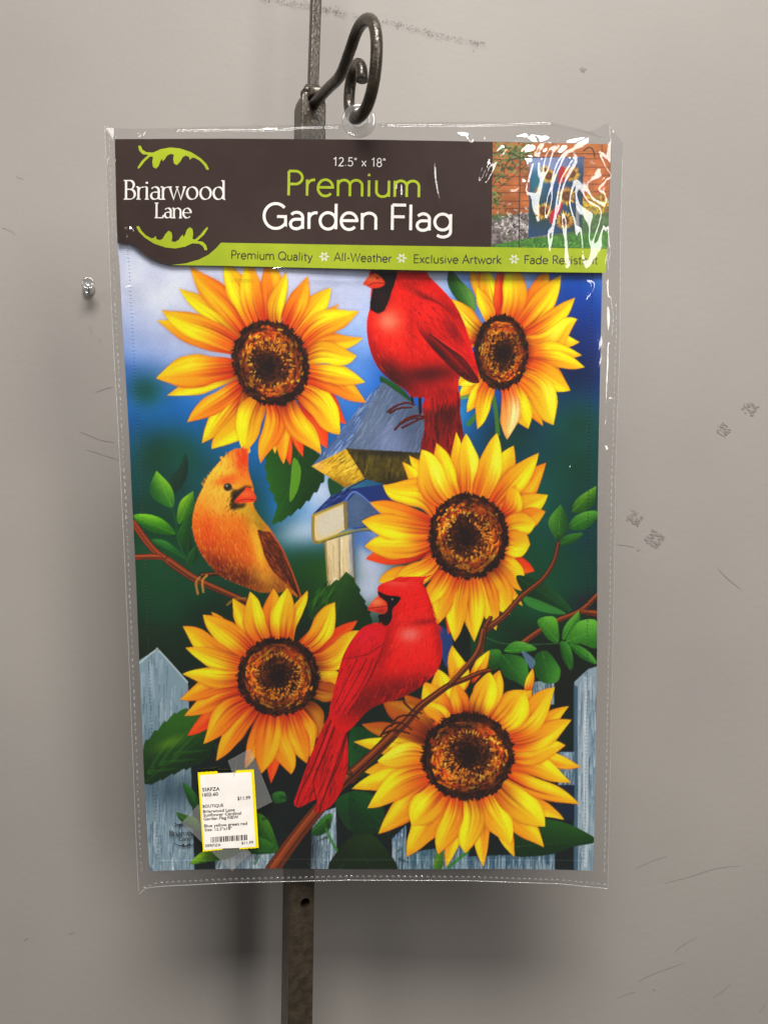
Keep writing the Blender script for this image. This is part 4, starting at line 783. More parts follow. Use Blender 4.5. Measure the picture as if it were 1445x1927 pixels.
for cx, cy, s, n, key in ((1195, 975, 13, 70, 'faint'), (1232, 1014, 15, 90, 'scuff'), (1412, 768, 13, 60, 'faint'), (1362, 810, 12, 60, 'faint'), (1098, 130, 5, 24, 'faint')):
    sp = []
    for k in range(n):
        a, b_ = r.uniform(-1, 1), r.uniform(-1, 1)
        if abs(a + b_ * .3) < .25 and r.random() < .7: continue
        sp.append((cx + s * (a * .75 - b_ * .55), cy + s * (a * .5 + b_ * .75), r.uniform(1.2, 3.6), .6 + r.normal(0, .3)))
    flecks('smudge', sp, M[key] if key == 'faint' else M['faint'], int(cx))
    if key == 'scuff': flecks('smudge', [(a, b_, c * .4, d) for a, b_, c, d in sp[::4]], M['scuff'], 3)
def scratch(pts, w, key='faint'):
    P = smooth(pts, False, 8); v, f = [], []
    for i, p in enumerate(P):
        t = P[min(i + 1, len(P) - 1)] - P[max(i - 1, 0)]; t = t / np.hypot(*t); q = w * math.sin(math.pi * (i + .4) / len(P)) / 2 + .1
        v += [WL(p[0] - t[1] * q, p[1] + t[0] * q), WL(p[0] + t[1] * q, p[1] - t[0] * q)]
    f = [(2 * i, 2 * i + 1, 2 * i + 3, 2 * i + 2) for i in range(len(P) - 1)]
    link('scratch', mesh('scratch', v, f), M[key], wall)
for pts, w in (([(1160, 1025), (1180, 1027), (1194, 1030)], 1.4), ([(1198, 1034), (1201, 1036), (1205, 1034)], 3.5), ([(1250, 1663), (1300, 1650), (1345, 1636), (1390, 1630)], 2.2), ([(1195, 1636), (1225, 1622), (1255, 1612)], 1.8), ([(1270, 1793), (1283, 1781), (1310, 1765)], 2.0), ([(1200, 1850), (1225, 1836), (1290, 1812)], 1.6), ([(1340, 1880), (1360, 1866), (1376, 1852)], 1.4), ([(1160, 1880), (1180, 1872), (1196, 1868)], 1.8), ([(1430, 1906), (1436, 1898), (1440, 1890)], 2.0), ([(1228, 1862), (1231, 1864), (1234, 1864)], 3.5),
               ([(180, 738), (196, 732), (212, 728)], 1.2), ([(150, 812), (190, 828), (215, 832)], 1.3), ([(160, 845), (200, 858), (225, 866)], 1.1), ([(168, 614), (171, 622), (173, 630)], 1.2), ([(186, 636), (188, 640), (187, 645)], 1.3), ([(130, 1760), (134, 1757), (140, 1755)], 2), ([(45, 1772), (49, 1768), (52, 1766)], 1.6), ([(1350, 1070), (1370, 1090), (1395, 1110)], 1.1), ([(30, 330), (36, 334), (44, 336)], 1.2), ([(4, 428), (20, 434), (30, 441)], 1.2), ([(890, 92), (891, 94), (892, 96)], 2)):
    scratch(pts, w * (.62 if pts[0][0] > 1100 and pts[0][1] > 1500 else 1))

# ------------------------------------------------------------------ push pin in the wall
prof = [(.0001, .0138), (.0034, .0140), (.0042, .0152), (.0049, .0150), (.0053, .0142), (.0051, .0130), (.0040, .0118), (.0026, .0105), (.0024, .0060), (.0036, .0038), (.0052, .0024), (.0052, .0008), (.0030, .0002), (.0004, .0001)]
v, f = lathe(prof, 28); c = WL(167, 545, 0)
pin = empty('push_pin', c); tag(pin, 'small clear plastic push pin stuck in the grey wall', 'push pin')
R = Vector((.34, -1, .10)).to_track_quat('Z', 'Y').to_matrix()
adopt(link('head', mesh('head', [Vector(c) + R @ Vector(p) for p in v], f), M['pin'], None, True), pin)
v, f = lathe([(.0001, .0125), (.0007, .012), (.0007, -.004)], 10)
adopt(link('needle', mesh('needle', [Vector(c) + R @ Vector(p) for p in v], f), plain('steel', (150, 148, 144), .3, .5), None, True), pin)

# ------------------------------------------------------------------ iron stand: post, rod, scroll hook
AX = math.radians(24.2); NX = Vector((math.sin(AX), -math.cos(AX), 0)); SX = Vector((math.cos(AX), math.sin(AX), 0))   # outward / sideways of the post
POST_D = .562
ptop = Vector(W(583.5, 185, POST_D)); pbot = Vector(W(557, 1990, POST_D)); axis = (ptop - pbot).normalized()
stand = empty('iron_stand', pbot + axis * (-1.0)); stand.location.z = .03
tag(stand, 'bronze painted iron display stand with square post and scroll hook', 'stand')
pbot = pbot - axis * ((pbot.z - .03) / axis.z)
def bar(a, b, hs, bev=.0012, top=0.0):
    """square bar from a to b, half side hs, rounded edges; top > 0 pinches the upper end"""
    v, f = [], []; prof = []
    for sx, sy in ((1, 1), (-1, 1), (-1, -1), (1, -1)):
        c = (sx * (hs - bev), sy * (hs - bev)); a0 = {(1, 1): 0, (-1, 1): 90, (-1, -1): 180, (1, -1): 270}[(sx, sy)]
        for k in range(4): t = math.radians(a0 + 30 * k); prof.append((c[0] + bev * math.cos(t), c[1] + bev * math.sin(t)))
    ring = [(a, 1.0), (b - axis * top, 1.0), (b - axis * top * .35, .9), (b, .62)] if top else [(a, 1.0), (b, 1.0)]
    n = len(prof)
    for p, s in ring:
        for x, y in prof: v.append(Vector(p) + SX * x * s + NX * y * s)
    for i in range(len(ring) - 1):
        for k in range(n): f.append((i * n + k, i * n + (k + 1) % n, (i + 1) * n + (k + 1) % n, (i + 1) * n + k))
    f.append(tuple(range((len(ring) - 1) * n, len(ring) * n))); f.append(tuple(range(n))[::-1])
    return v, f
HS = .0096
v, f = bar(pbot, ptop, HS, .0011, .007); post = link('post', mesh('post', v, f), M['iron'], None, False)
# bolt hole through the front face, below the package
zc = Vector(W(563, 1690, POST_D)); t = (zc.z - pbot.z) / axis.z; hc = pbot + axis * t + SX * .0022
cv, cf = tube([hc - NX * .003, hc + NX * .02], .0037, 24); cut = link('cut', mesh('cut', cv, cf), None)
mod = post.modifiers.new('hole', 'BOOLEAN'); mod.object = cut; mod.operation = 'DIFFERENCE'; mod.solver = 'EXACT'
dg = bpy.context.evaluated_depsgraph_get(); me = bpy.data.meshes.new_from_object(post.evaluated_get(dg)); post.modifiers.clear(); post.data = me
bpy.data.objects.remove(cut); adopt(post, stand)
ra = Vector(W(588, 190, POST_D + .003)); rb = Vector(W(603, -260, POST_D + .003))
v, f = bar(ra, rb, .0036, .0008); adopt(link('upper_rod', mesh('upper_rod', v, f), M['iron'], None), stand)
# weld blob where the rod and the hook join the post
def blobmesh(c, rad, seed, sq=(1, 1, 1)):
    bm = bmesh.new(); bmesh.ops.create_icosphere(bm, subdivisions=3, radius=1); r = np.random.default_rng(seed)
    ph = r.uniform(0, 6, 6)
    for q in bm.verts:
        d = 1 + .16 * math.sin(4 * q.co.x + ph[0]) * math.sin(5 * q.co.y + ph[1]) + .1 * math.sin(9 * q.co.z + ph[2]); q.co = Vector((q.co.x * sq[0], q.co.y * sq[1], q.co.z * sq[2])) * rad * d + Vector(c)
    me = bpy.data.meshes.new('weld'); bm.to_mesh(me); bm.free(); return me
for c, rad, s in ((W(583, 176, POST_D - .003), .0062, 1), (Vector(W(588, 190, POST_D)) + NX * HS, .0064, 2), (W(576, 182, POST_D - .005), .0042, 3)):
    adopt(link('weld_bead', blobmesh(c, rad, s), M['iron'], None, True), stand)
# scroll hook: its centre line lies in the upright plane through the post facing outwards
hook_px = FK([(470, 1000), (540, 925), (620, 840), (700, 765), (745, 690), (785, 580), (835, 440), (880, 305), (935, 215), (990, 182), (1035, 200), (1065, 275), (1078, 400), (1075, 560), (1060, 720), (1030, 890), (985, 1030), (930, 1115), (870, 1150), (825, 1110), (808, 1000), (815, 860), (838, 720), (870, 640), (905, 612), (930, 650), (937, 720), (935, 782)])
P0 = ptop; path = []
hp = smooth(hook_px, False, 7)
for x, y in hp:
    d = Vector(W(x, y, 1.0)) - Vector((0, 0, CAMZ)); o = Vector((0, 0, CAMZ))
    n = SX; tt = (P0 - o).dot(n) / d.dot(n); path.append(o + d * tt)
# even out the spacing along the rod
L = np.concatenate([[0], np.cumsum([(path[i + 1] - path[i]).length for i in range(len(path) - 1)])]); PA = np.array([tuple(p) for p in path]); u = np.linspace(0, L[-1], 170)
PA = np.stack([np.interp(u, L, PA[:, k]) for k in range(3)], 1)
for _ in range(10): PA[1:-1] = .25 * PA[:-2] + .5 * PA[1:-1] + .25 * PA[2:]
v, f = tube(PA, .00375, 20)
hk = adopt(link('scroll_hook', mesh('scroll_hook', v, f), M['iron'], None, True), stand)
hk.data.polygons[-1].use_smooth = False; hk.data.polygons[-2].use_smooth = False

# ------------------------------------------------------------------ the garden flag
FLAG_OFF = 0.0
LE = np.array([(218, 436), (225, 500), (231, 620), (243, 820), (248, 930), (255.6, 1080), (261, 1220), (266, 1330), (271, 1460), (281.5, 1641)], float)
RE = np.array([(1136, 436), (1133, 514), (1129, 700), (1125, 900), (1124, 1000), (1123.5, 1215), (1121, 1400), (1116.5, 1639)], float)
A = paint_flag()
nw, nh = 720, 930
S, T = np.meshgrid(np.linspace(0, 1, nw), np.linspace(0, 1, nh))
bot = 1640 - 5 * np.sin(np.pi * S) - 1.5 * np.sin(S * 9)
py = 438 + (bot - 438) * T
px = np.interp(py, LE[:, 1], LE[:, 0]) * (1 - S) + np.interp(py, RE[:, 1], RE[:, 0]) * S
wave = .0007 * np.sin(S * 7 + T * 2) + .0005 * np.sin(T * 9 + S * 3 + 1)
hem = np.minimum(np.minimum((px - np.interp(py, LE[:, 1], LE[:, 0])), np.interp(py, RE[:, 1], RE[:, 0]) - px), bot - py)
wave += .00030 * np.clip((19 - hem) / 2, 0, 1) + .00012 * np.sin(py * .9) * np.exp(-((hem - 18) / 2) ** 2)
co = PKa(px, py, FLAG_OFF + wave)
gx = np.clip((px - A.x0) * A.k - .5, 0, A.W - 1.001); gy = np.clip((py - A.y0) * A.k - .5, 0, A.H - 1.001)
ix, iy = gx.astype(int), gy.astype(int); fx, fy = (gx - ix)[..., None], (gy - iy)[..., None]
pc = lin(A.a); col = (pc[iy, ix] * (1 - fx) + pc[iy, ix + 1] * fx) * (1 - fy) + (pc[iy + 1, ix] * (1 - fx) + pc[iy + 1, ix + 1] * fx) * fy
stitch = np.exp(-((hem - 18) / 1.0) ** 2); col = col * (1 - .30 * stitch[..., None]) + .02 * stitch[..., None] * (np.sin((px + py) * 1.6) > 0)[..., None]
fc = PK(700, 1638, 0)
flag = empty('garden_flag', fc); tag(flag, 'printed garden flag with sunflowers, red cardinals and a birdhouse inside clear sleeve', 'flag')
cloth = adopt(link('printed_cloth', grid_mesh('printed_cloth', co, col * .92), M['flag'], None, True), flag)

# ------------------------------------------------------------------ lettering
def arc(cx, cy, rx, ry, a0, a1, n=16):
    return [(cx + rx * math.cos(math.radians(a)), cy + ry * math.sin(math.radians(a))) for a in np.linspace(a0, a1, n)]
X_ = .66
def arch(x0, x1, h=X_):                     # n, m, h shoulder
    return arc((x0 + x1) / 2, h - .22, (x1 - x0) / 2, .22, 180, 0, 14) + [(x1, 0)]
GL = {
 'P': (.60, [[(.09, 0), (.09, 1)], [(.09, 1), (.30, 1)] + arc(.31, .735, .235, .265, 90, -90) + [(.09, .47)]]),
 'r': (.36, [[(.08, 0), (.08, X_)], arc(.30, .38, .22, .27, 180, 78, 10)]),
 'e': (.62, [[(.06, .35), (.55, .35)] + arc(.305, .33, .25, .335, 4, 318, 26)]),
 'm': (.98, [[(.08, 0), (.08, X_)], [(.08, .40)] + arch(.08, .48), [(.48, .40)] + arch(.48, .89)]),
 'n': (.60, [[(.08, 0), (.08, X_)], [(.08, .40)] + arch(.08, .51)]),
 'h': (.60, [[(.08, 0), (.08, 1.02)], [(.08, .40)] + arch(.08, .51)]),
 'i': (.24, [[(.11, 0), (.11, X_)], [(.11, .83), (.11, .93)]]),
 'l': (.24, [[(.11, 0), (.11, 1.02)]]),
 'u': (.60, [[(.09, X_), (.09, .24)] + arc(.30, .22, .21, .22, 180, 360, 14) + [(.51, X_)], [(.51, 0), (.51, X_)]]),
 'a': (.54, [arc(.25, .46, .19, .20, 150, 0, 12) + [(.44, .0)], [(.44, .38), (.26, .38)] + arc(.22, .19, .165, .19, 90, 270, 12) + arc(.24, .20, .20, .20, 270, 350, 8)]),
 'd': (.64, [[(.55, 0), (.55, 1.02)], arc(.30, .33, .25, .33, 0, 360, 28)]),
 'g': (.64, [[(.55, X_), (.55, .0)] + arc(.31, -.04, .24, .22, 0, -140, 14), arc(.30, .34, .25, .32, 0, 360, 28)]),
 'G': (.82, [arc(.43, .5, .37, .5, 42, 320, 30) + [(.74, .16), (.74, .48), (.47, .48)]]),
 'F': (.54, [[(.09, 0), (.09, 1)], [(.09, 1), (.52, 1)], [(.09, .53), (.48, .53)]]),
 'E': (.58, [[(.54, 0), (.09, 0), (.09, 1), (.54, 1)], [(.09, .53), (.50, .53)]]),
 'Q': (.90, [arc(.44, .5, .39, .5, 0, 360, 34), [(.52, .22), (.86, -.04)]]),
 't': (.36, [[(.16, .86), (.16, .15)] + arc(.27, .13, .11, .13, 180, 290, 8), [(.02, X_), (.34, X_)]]),
 'y': (.54, [[(.04, X_), (.27, .0)], [(.50, X_), (.22, -.16), (.14, -.24), (.03, -.23)]]),
 'v': (.52, [[(.04, X_), (.26, 0), (.48, X_)]]),
 'w': (.80, [[(.03, X_), (.22, 0), (.40, .62), (.58, 0), (.77, X_)]]),
 'W': (1.04, [[(.03, 1), (.28, 0), (.52, .96), (.76, 0), (1.01, 1)]]),
 'A': (.74, [[(.02, 0), (.36, 1), (.71, 0)], [(.14, .33), (.59, .33)]]),
 'x': (.52, [[(.05, X_), (.47, 0)], [(.47, X_), (.05, 0)]]),
 'c': (.52, [arc(.29, .33, .24, .33, 45, 315, 22)]),
 's': (.46, [arc(.24, .49, .16, .17, 35, 215, 12) + [(.24, .34)] + arc(.23, .17, .18, .17, 60, -145, 14)]),
 'o': (.64, [arc(.32, .33, .26, .33, 0, 360, 30)]),
 'k': (.54, [[(.08, 0), (.08, 1.02)], [(.46, X_), (.10, .34), (.50, 0)]]),
 'R': (.62, [[(.09, 0), (.09, 1)], [(.09, 1), (.30, 1)] + arc(.31, .745, .225, .255, 90, -90) + [(.09, .49)], [(.30, .49), (.58, 0)]]),
 '1': (.50, [[(.10, .80), (.30, 1), (.30, 0)]]), '2': (.56, [arc(.27, .73, .2, .27, 160, -35, 14) + [(.06, 0), (.52, 0)]]),
 '5': (.56, [[(.48, 1), (.14, 1), (.11, .57)] + arc(.26, .32, .24, .32, 118, -150, 18)]), '8': (.56, [arc(.28, .75, .19, .25, 0, 360, 22), arc(.28, .25, .23, .26, 0, 360, 24)]),
 '.': (.24, [[(.11, 0), (.11, .09)]]), '"': (.32, [[(.09, 1), (.09, .74)], [(.22, 1), (.22, .74)]]), '-': (.36, [[(.05, .36), (.31, .36)]]), ' ': (.30, []),
 'B': (.62, [[(.11, 0), (.11, 1)], [(.11, 1), (.28, 1)] + arc(.30, .765, .20, .235, 90, -90) + [(.11, .53)], [(.11, .53), (.30, .53)] + arc(.32, .265, .23, .265, 90, -90) + [(.11, 0)]]),
 'L': (.58, [[(.12, 0), (.12, 1)], [(.12, 0), (.53, 0), (.56, .17)]]),
}
SERIF = {'B': [(.0, 0, .12), (.0, 1, .12)], 'L': [(.0, 0, .12), (.0, 1, .24)], 'r': [(-.02, 0, .19), (-.04, X_, .08)], 'i': [(.01, 0, .21), (.0, X_, .11)], 'a': [(.44, 0, .55)], 'd': [(.55, 0, .64), (.44, 1.0, .55)], 'n': [(-.02, 0, .18), (.41, 0, .61), (-.04, X_, .08)], 'w': [(-.05, X_, .14), (.32, X_, .47), (.68, X_, .84)]}
def lettering(name, text, p0, p1, cap, weight, off, matl, parent, serif=False, track=0.0, place=None):
    """strokes of a single weight (or broad-nib with serifs), baseline from p0 to p1 in photo pixels"""
    place = place or PK
    adv = sum(GL[c][0] + track for c in text) - track; (xa, ya), (xb, yb) = p0, p1
    Lp = math.hypot(xb - xa, yb - ya); sx = Lp / adv; ux, uy = (xb - xa) / Lp, (yb - ya) / Lp
    v, f = [], []; pen = 0.0; k = 0
    def ribbon(P, wfun):
        nonlocal k
        P = np.array(P); o = off + .000012 * (k % 7); k += 1; n = len(P)
        for i in range(n):
            t0 = P[i] - P[i - 1] if i else P[1] - P[0]; t1 = P[i + 1] - P[i] if i < n - 1 else P[-1] - P[-2]
            t0 = t0 / (np.hypot(*t0) + 1e-9); t1 = t1 / (np.hypot(*t1) + 1e-9); t = t0 + t1; t = t / (np.hypot(*t) + 1e-9)
            w = wfun(t) / 2 / max(.45, abs(t @ t1))
            for s in (1, -1): q = P[i] + np.array([t[1], -t[0]]) * w * s; v.append(place(q[0], q[1], o))
        b0 = len(v) - 2 * n
        f.extend((b0 + 2 * i, b0 + 2 * i + 1, b0 + 2 * i + 3, b0 + 2 * i + 2) for i in range(n - 1))
    def mp(gx, gy): X = (pen + gx) * sx; Y = gy * cap; return (xa + ux * X + uy * Y, ya + uy * X - ux * Y)
    for ch in text:
        for st in GL[ch][1]:
            P = [mp(*p) for p in st]
            if serif: ribbon(P, lambda t: weight * (.26 + .74 * abs(t[1] * .94 - t[0] * -.34)))
            else: ribbon(P, lambda t: weight)
        if serif:
            for (x0, y, x1) in SERIF.get(ch, []):
                ribbon([mp(x0, y), mp(x1, y)], lambda t: weight * .5)
        pen += GL[ch][0] + track
    return adopt(link(name, mesh(name, v, f), matl, None), parent)

# ------------------------------------------------------------------ header card
CARD = .0028
card_px = [(216, 261), (420, 260), (700, 262), (930, 266), (1150, 271), (1148, 330), (1143, 460), (1139, 512.5), (1000, 511), (800, 508), (600, 503.5), (420, 499.5), (330, 498.5)] + FH([(390, 828), (340, 815), (290, 795), (240, 760), (200, 725), (185, 716), (120, 714)]) + [(221, 457), (219, 400)]
card = empty('header_card', PK(680, 500, CARD)); tag(card, 'brown and lime printed header card over the flag, inside clear sleeve', 'card')
v, f = slab(card_px, CARD, .0004); adopt(link('card_stock', mesh('card_stock', v, f), M['brown'], None), card)
band = [(p[0], p[1]) for p in FH([(655, 712), (628, 742), (590, 775), (540, 800), (470, 820), (395, 829)])] + [(420, 499.8), (600, 503.8), (800, 508.3), (1000, 511.2), (1139, 512.8), (1142.5, 467.5), (1000, 465.5), (900, 464), (700, 461), (500, 457.5)]
v, f = sheet(band, CARD + .00006); adopt(link('lime_band', mesh('lime_band', v, f), M['lime'], None), card)
leafpx = [(222, 205), (235, 203), (245, 225), (265, 238), (300, 240), (340, 222), (390, 213), (440, 218), (500, 238), (550, 270), (580, 300), (593, 326), (588, 331), (578, 328), (568, 308), (545, 283), (515, 266), (503, 268), (492, 278), (488, 262), (470, 256), (455, 264), (442, 288), (425, 306), (410, 298), (405, 275), (409, 250), (390, 247), (372, 258), (362, 274), (350, 286), (347, 272), (338, 285), (330, 310), (315, 324), (300, 316), (296, 290), (300, 262), (285, 260), (258, 285), (237, 312), (222, 326), (219, 318), (240, 284), (276, 252), (245, 248), (228, 230)]
for pts in (leafpx, [(806 - x, 955 - y) for x, y in leafpx]):
    v, f = sheet(FH(pts), CARD + .00006); adopt(link('leaf_emblem', mesh('leaf_emblem', v, f), M['limeink'], None), card)
# the printed photograph
Bp = paint_photo(); nw, nh = 290, 250
S, T = np.meshgrid(np.linspace(0, 1, nw), np.linspace(0, 1, nh))
yt = 266.6 + 4.0 * S; yb = 464.3 + 2.6 * S; py = yt + (yb - yt) * T; px = (927.5 - 3.2 * T) * (1 - S) + (1149.3 - 6.8 * T) * S
gx = np.clip((px - Bp.x0) * Bp.k - .5, 0, Bp.W - 1.001).astype(int); gy = np.clip((py - Bp.y0) * Bp.k - .5, 0, Bp.H - 1.001).astype(int)
adopt(link('printed_photo', grid_mesh('printed_photo', PKa(px, py, CARD + .00006), lin(Bp.a)[gy, gx] * .92), M['photo'], None), card)
LO = CARD + .00014
lettering('size_lettering', '12.5" x 18"', (626, 311), (726, 313), 15.5, 1.7, LO, M['white'], card, track=.06)
lettering('title_lettering', 'Premium', (538, 367), (793, 370.5), 46, 4.9, LO, M['limeink'], card, track=.03)
lettering('title_lettering', 'Garden Flag', (493, 429), (853, 433.5), 47, 5.5, LO, M['white'], card, track=.02)
for tx, a, b in (('Premium Quality', (434.5, 486), (588, 490)), ('All-Weather', (628.5, 490), (737, 493)), ('Exclusive Artwork', (778, 494), (944, 495.5)), ('Fade Resistant', (986, 495.5), (1125, 496.5))):
    lettering('band_lettering', tx, a, b, 15.2, 1.85, LO, M['darkink'], card, track=.045)
lettering('brand_lettering', 'Briarwood', (233, 374), (424, 374.5), 35, 4.4, LO, M['white'], card, True, .03)
lettering('brand_lettering', 'Lane', (291, 409), (361, 409.5), 27.5, 3.8, LO, M['white'], card, True, .03)
for cx, cy in ((610, 482.5), (755.7, 485.5), (967.3, 487.5)):
    v, f = [], []
    for k in range(6):
        a = math.radians(60 * k + 30); k0 = len(v)
        for rr, da in ((2.0, 0), (5.4, .42), (10.2, 0), (5.4, -.42)): v.append(PK(cx + rr * math.sin(a + da), cy - rr * math.cos(a + da), LO))
        f.append((k0, k0 + 1, k0 + 2, k0 + 3))
    adopt(link('star_ornament', mesh('star_ornament', v, f), M['white'], None), card)
    v, f = [], []
    for k in range(6):
        a = math.radians(60 * k + 30); k0 = len(v)
        for rr, da in ((3.6, 0), (5.2, .16), (7.0, 0), (5.2, -.16)): v.append(PK(cx + rr * math.sin(a + da), cy - rr * math.cos(a + da), LO + .00005))
        f.append((k0, k0 + 1, k0 + 2, k0 + 3))
    adopt(link('star_centre', mesh('star_centre', v, f), M['lime'], None), card)
# small brand mark printed on the flag itself
FO = FLAG_OFF + .0014
lettering('brand_mark', 'Briarwood', *FG([(228, 562), (395, 558)]), 10.5, 1.6, FO, M['greyink'], flag, True, .03)
lettering('brand_mark', 'Lane', *FG([(282, 587), (345, 584)]), 8, 1.4, FO, M['greyink'], flag, True, .03)
for cy, fl in ((500, 1), (610, -1)):
    pts = [(310 + (x - 405) * .30 * fl, cy + (y - 262) * .20 * fl) for x, y in leafpx]
    v, f = sheet(FG(pts), FO); adopt(link('brand_mark', mesh('brand_mark', v, f), M['greyink'], None), flag)

# ------------------------------------------------------------------ clear sleeve
SL = np.array([(197, 236), (201, 330), (206, 480), (212, 620), (222, 800), (232, 1000), (241, 1200), (249, 1400), (257, 1600), (261, 1680)], float)
SR = np.array([(1172, 236), (1171, 300), (1167, 470), (1166, 640), (1162, 760), (1158, 900), (1155, 1100), (1150, 1350), (1146, 1550), (1143, 1676)], float)
def sleeve_xy(S, T):
    top = np.interp(S, [0, .05, .2, .45, .55, .7, .86, .93, .955, .97, 1], [239, 242, 238, 233, 230, 228, 233, 248, 240, 230, 268])
    bot = np.interp(S, [0, .04, .2, .45, .7, .9, 1], [1682, 1669, 1662, 1657, 1658, 1664, 1673])
    py = top + (bot - top) * T
    return np.interp(py, SL[:, 1], SL[:, 0]) * (1 - S) + np.interp(py, SR[:, 1], SR[:, 0]) * S, py
def seg_d(px, py, a, b):
    dx, dy = b[0] - a[0], b[1] - a[1]; t = np.clip(((px - a[0]) * dx + (py - a[1]) * dy) / (dx * dx + dy * dy), 0, 1)
    return np.hypot(px - a[0] - t * dx, py - a[1] - t * dy), t, (px - a[0]) * dy - (py - a[1]) * dx
def ridge(h, px, py, pts, width, height, F_=None):
    """a crease in the film along a polyline"""
    P = smooth(F_(pts) if F_ else pts, False, 5); best = np.full(px.shape, 1e9); tt = np.zeros(px.shape)
    m = (px > P[:, 0].min() - 4 * width) & (px < P[:, 0].max() + 4 * width) & (py > P[:, 1].min() - 4 * width) & (py < P[:, 1].max() + 4 * width)
    x, y = px[m], py[m]; bd = np.full(x.shape, 1e9); bt = np.zeros(x.shape); n = len(P) - 1
    for i in range(n):
        d, t, _ = seg_d(x, y, P[i], P[i + 1]); c = d < bd; bd = np.where(c, d, bd); bt = np.where(c, (i + t) / n, bt)
    h[m] += height * np.exp(-(bd / width) ** 2) * np.sin(np.pi * np.clip(bt * .96 + .02, 0, 1)) ** .3
def film_relief(px, py):
    h = np.full(px.shape, .0030)
    L_ = np.interp(py, SL[:, 1], SL[:, 0]); R_ = np.interp(py, SR[:, 1], SR[:, 0])
    e = np.minimum(px - L_, R_ - px); h *= np.clip(e / 22, 0, 1) ** .6
    h *= np.clip((1682 - py) / 26, 0, 1) ** .6
    top = np.clip((py - 226) / 40, 0, 1); h *= top ** .5
    # pocket of air over the upper right of the card
    h += .0042 * np.exp(-(((px - 1035) / 120) ** 2 + ((py - 400) / 120) ** 2)) * np.clip((py - 236) / 50, 0, 1) * np.clip((R_ - px) / 30, 0, 1)
    h += .0022 * np.exp(-(((px - 300) / 90) ** 2 + ((py - 420) / 140) ** 2)) * np.clip(e / 30, 0, 1)
    # creases (drawn in the zoomed corner of the photograph)
    for pts, w, hh in (([(510, 230), (470, 400), (440, 560), (470, 700), (450, 820)], 15, .003), ([(480, 220), (560, 110), (700, 60)], 6, .0016), ([(600, 400), (640, 180), (740, 120)], 5, .0014), ([(620, 800), (690, 420), (790, 200), (930, 110)], 5, .0018), ([(690, 900), (760, 500), (850, 320), (890, 250)], 5, .0018), ([(620, 1050), (610, 800), (640, 620)], 5, .0015), ([(560, 1300), (570, 1050), (520, 760)], 6, .0016), ([(640, 1270), (650, 1060), (700, 820)], 6, .0018), ([(710, 1320), (770, 960), (790, 780)], 5, .0016), ([(800, 1330), (810, 1000), (780, 860)], 6, .0016), ([(900, 1230), (890, 950), (860, 700), (890, 520)], 6, .0018), ([(1000, 1290), (950, 1000), (930, 820)], 8, .0018), ([(1010, 1180), (1005, 1060), (1000, 940)], 5, .0012), ([(980, 590), (1060, 700), (1180, 800), (1090, 1100)], 5, .0014), ([(1090, 400), (1180, 370), (1290, 430), (1150, 560), (1300, 670)], 6, .0015), ([(60, 400), (110, 260), (220, 140)], 6, .0014), ([(400, 230), (470, 130)], 5, .0012), ([(280, 640), (420, 420), (470, 260)], 9, .0016), ([(340, 640), (450, 500)], 8, .0014), ([(200, 800), (230, 960)], 6, .0010), ([(430, 700), (480, 900), (510, 1040)], 7, .0013), ([(1150, 210), (1230, 330), (1300, 430)], 4, .0012), ([(1270, 1000), (1350, 880), (1350, 700), (1340, 480), (1390, 300)], 5, .0016), ([(1260, 1400), (1300, 1200), (1280, 1000)], 7, .0016), ([(280, 50), (420, 40), (300, 110)], 7, .0018), ([(540, 40), (480, 90)], 5, .0012), ([(860, 90), (960, 80), (1080, 10)], 5, .0014), ([(0, 470), (40, 330)], 5, .0014)):
        ridge(h, px, py, pts, w * 1.55, .000155 * w, FJ)
    for pts, w, hh in (([(790, 378), (795, 330), (800, 292)], 5, .0010), ([(827, 390), (815, 340), (813, 294)], 5, .0010), ([(750, 372), (751, 350), (752, 335)], 5, .0009), ([(772, 345), (776, 320), (780, 300)], 5, .0007), ([(905, 345), (912, 328), (920, 305)], 5, .0010), ([(700, 252), (790, 240), (900, 234), (1030, 230), (1110, 250)], 4, .0016), ([(400, 243), (500, 243), (570, 239), (640, 240)], 4, .0016), ([(845, 240), (880, 262), (862, 246)], 6, .0012), ([(880, 250), (900, 245), (910, 262)], 4, .0010),
                       ([(218, 455), (214, 430), (216, 408)], 4, .0012), ([(238, 455), (237, 435), (246, 432), (244, 452)], 3.5, .0012), ([(260, 252), (272, 243), (264, 258)], 4, .001), ([(236, 545), (248, 539), (256, 537)], 4, .0010), ([(200, 300), (203, 340), (200, 400)], 4, .0012), ([(206, 520), (209, 560), (207, 600)], 3, .0010), ([(222, 705), (226, 690), (231, 668)], 2.5, .0010), ([(286, 640), (280, 590), (284, 560)], 5, .0008), ([(300, 1098), (350, 1085), (340, 1080)], 3, .0008), ([(310, 1105), (345, 1090), (360, 1080)], 3, .0010), ([(1150, 520), (1144, 500), (1150, 470)], 5, .0016), ([(1150, 640), (1154, 600), (1150, 560)], 4, .0012), ([(1160, 755), (1150, 750)], 3, .001), ([(1136, 850), (1146, 845), (1140, 862)], 4, .0010), ([(1100, 560), (1112, 535), (1090, 530)], 4, .0007), ([(1000, 900), (1010, 840), (1040, 800)], 4, .0006), ([(1060, 900), (1070, 880), (1050, 930)], 4, .0006), ([(255, 1430), (262, 1400), (268, 1396)], 3, .0012), ([(248, 1480), (250, 1440)], 3, .0012), ([(300, 1650), (318, 1656), (330, 1660)], 3, .0010), ([(553, 1650), (558, 1640)], 3, .0007), ([(270, 800), (290, 760), (310, 780)], 6, .0006), ([(640, 500), (520, 506), (518, 512)], 3, .0006), ([(1120, 1640), (1130, 1620)], 4, .0012)):
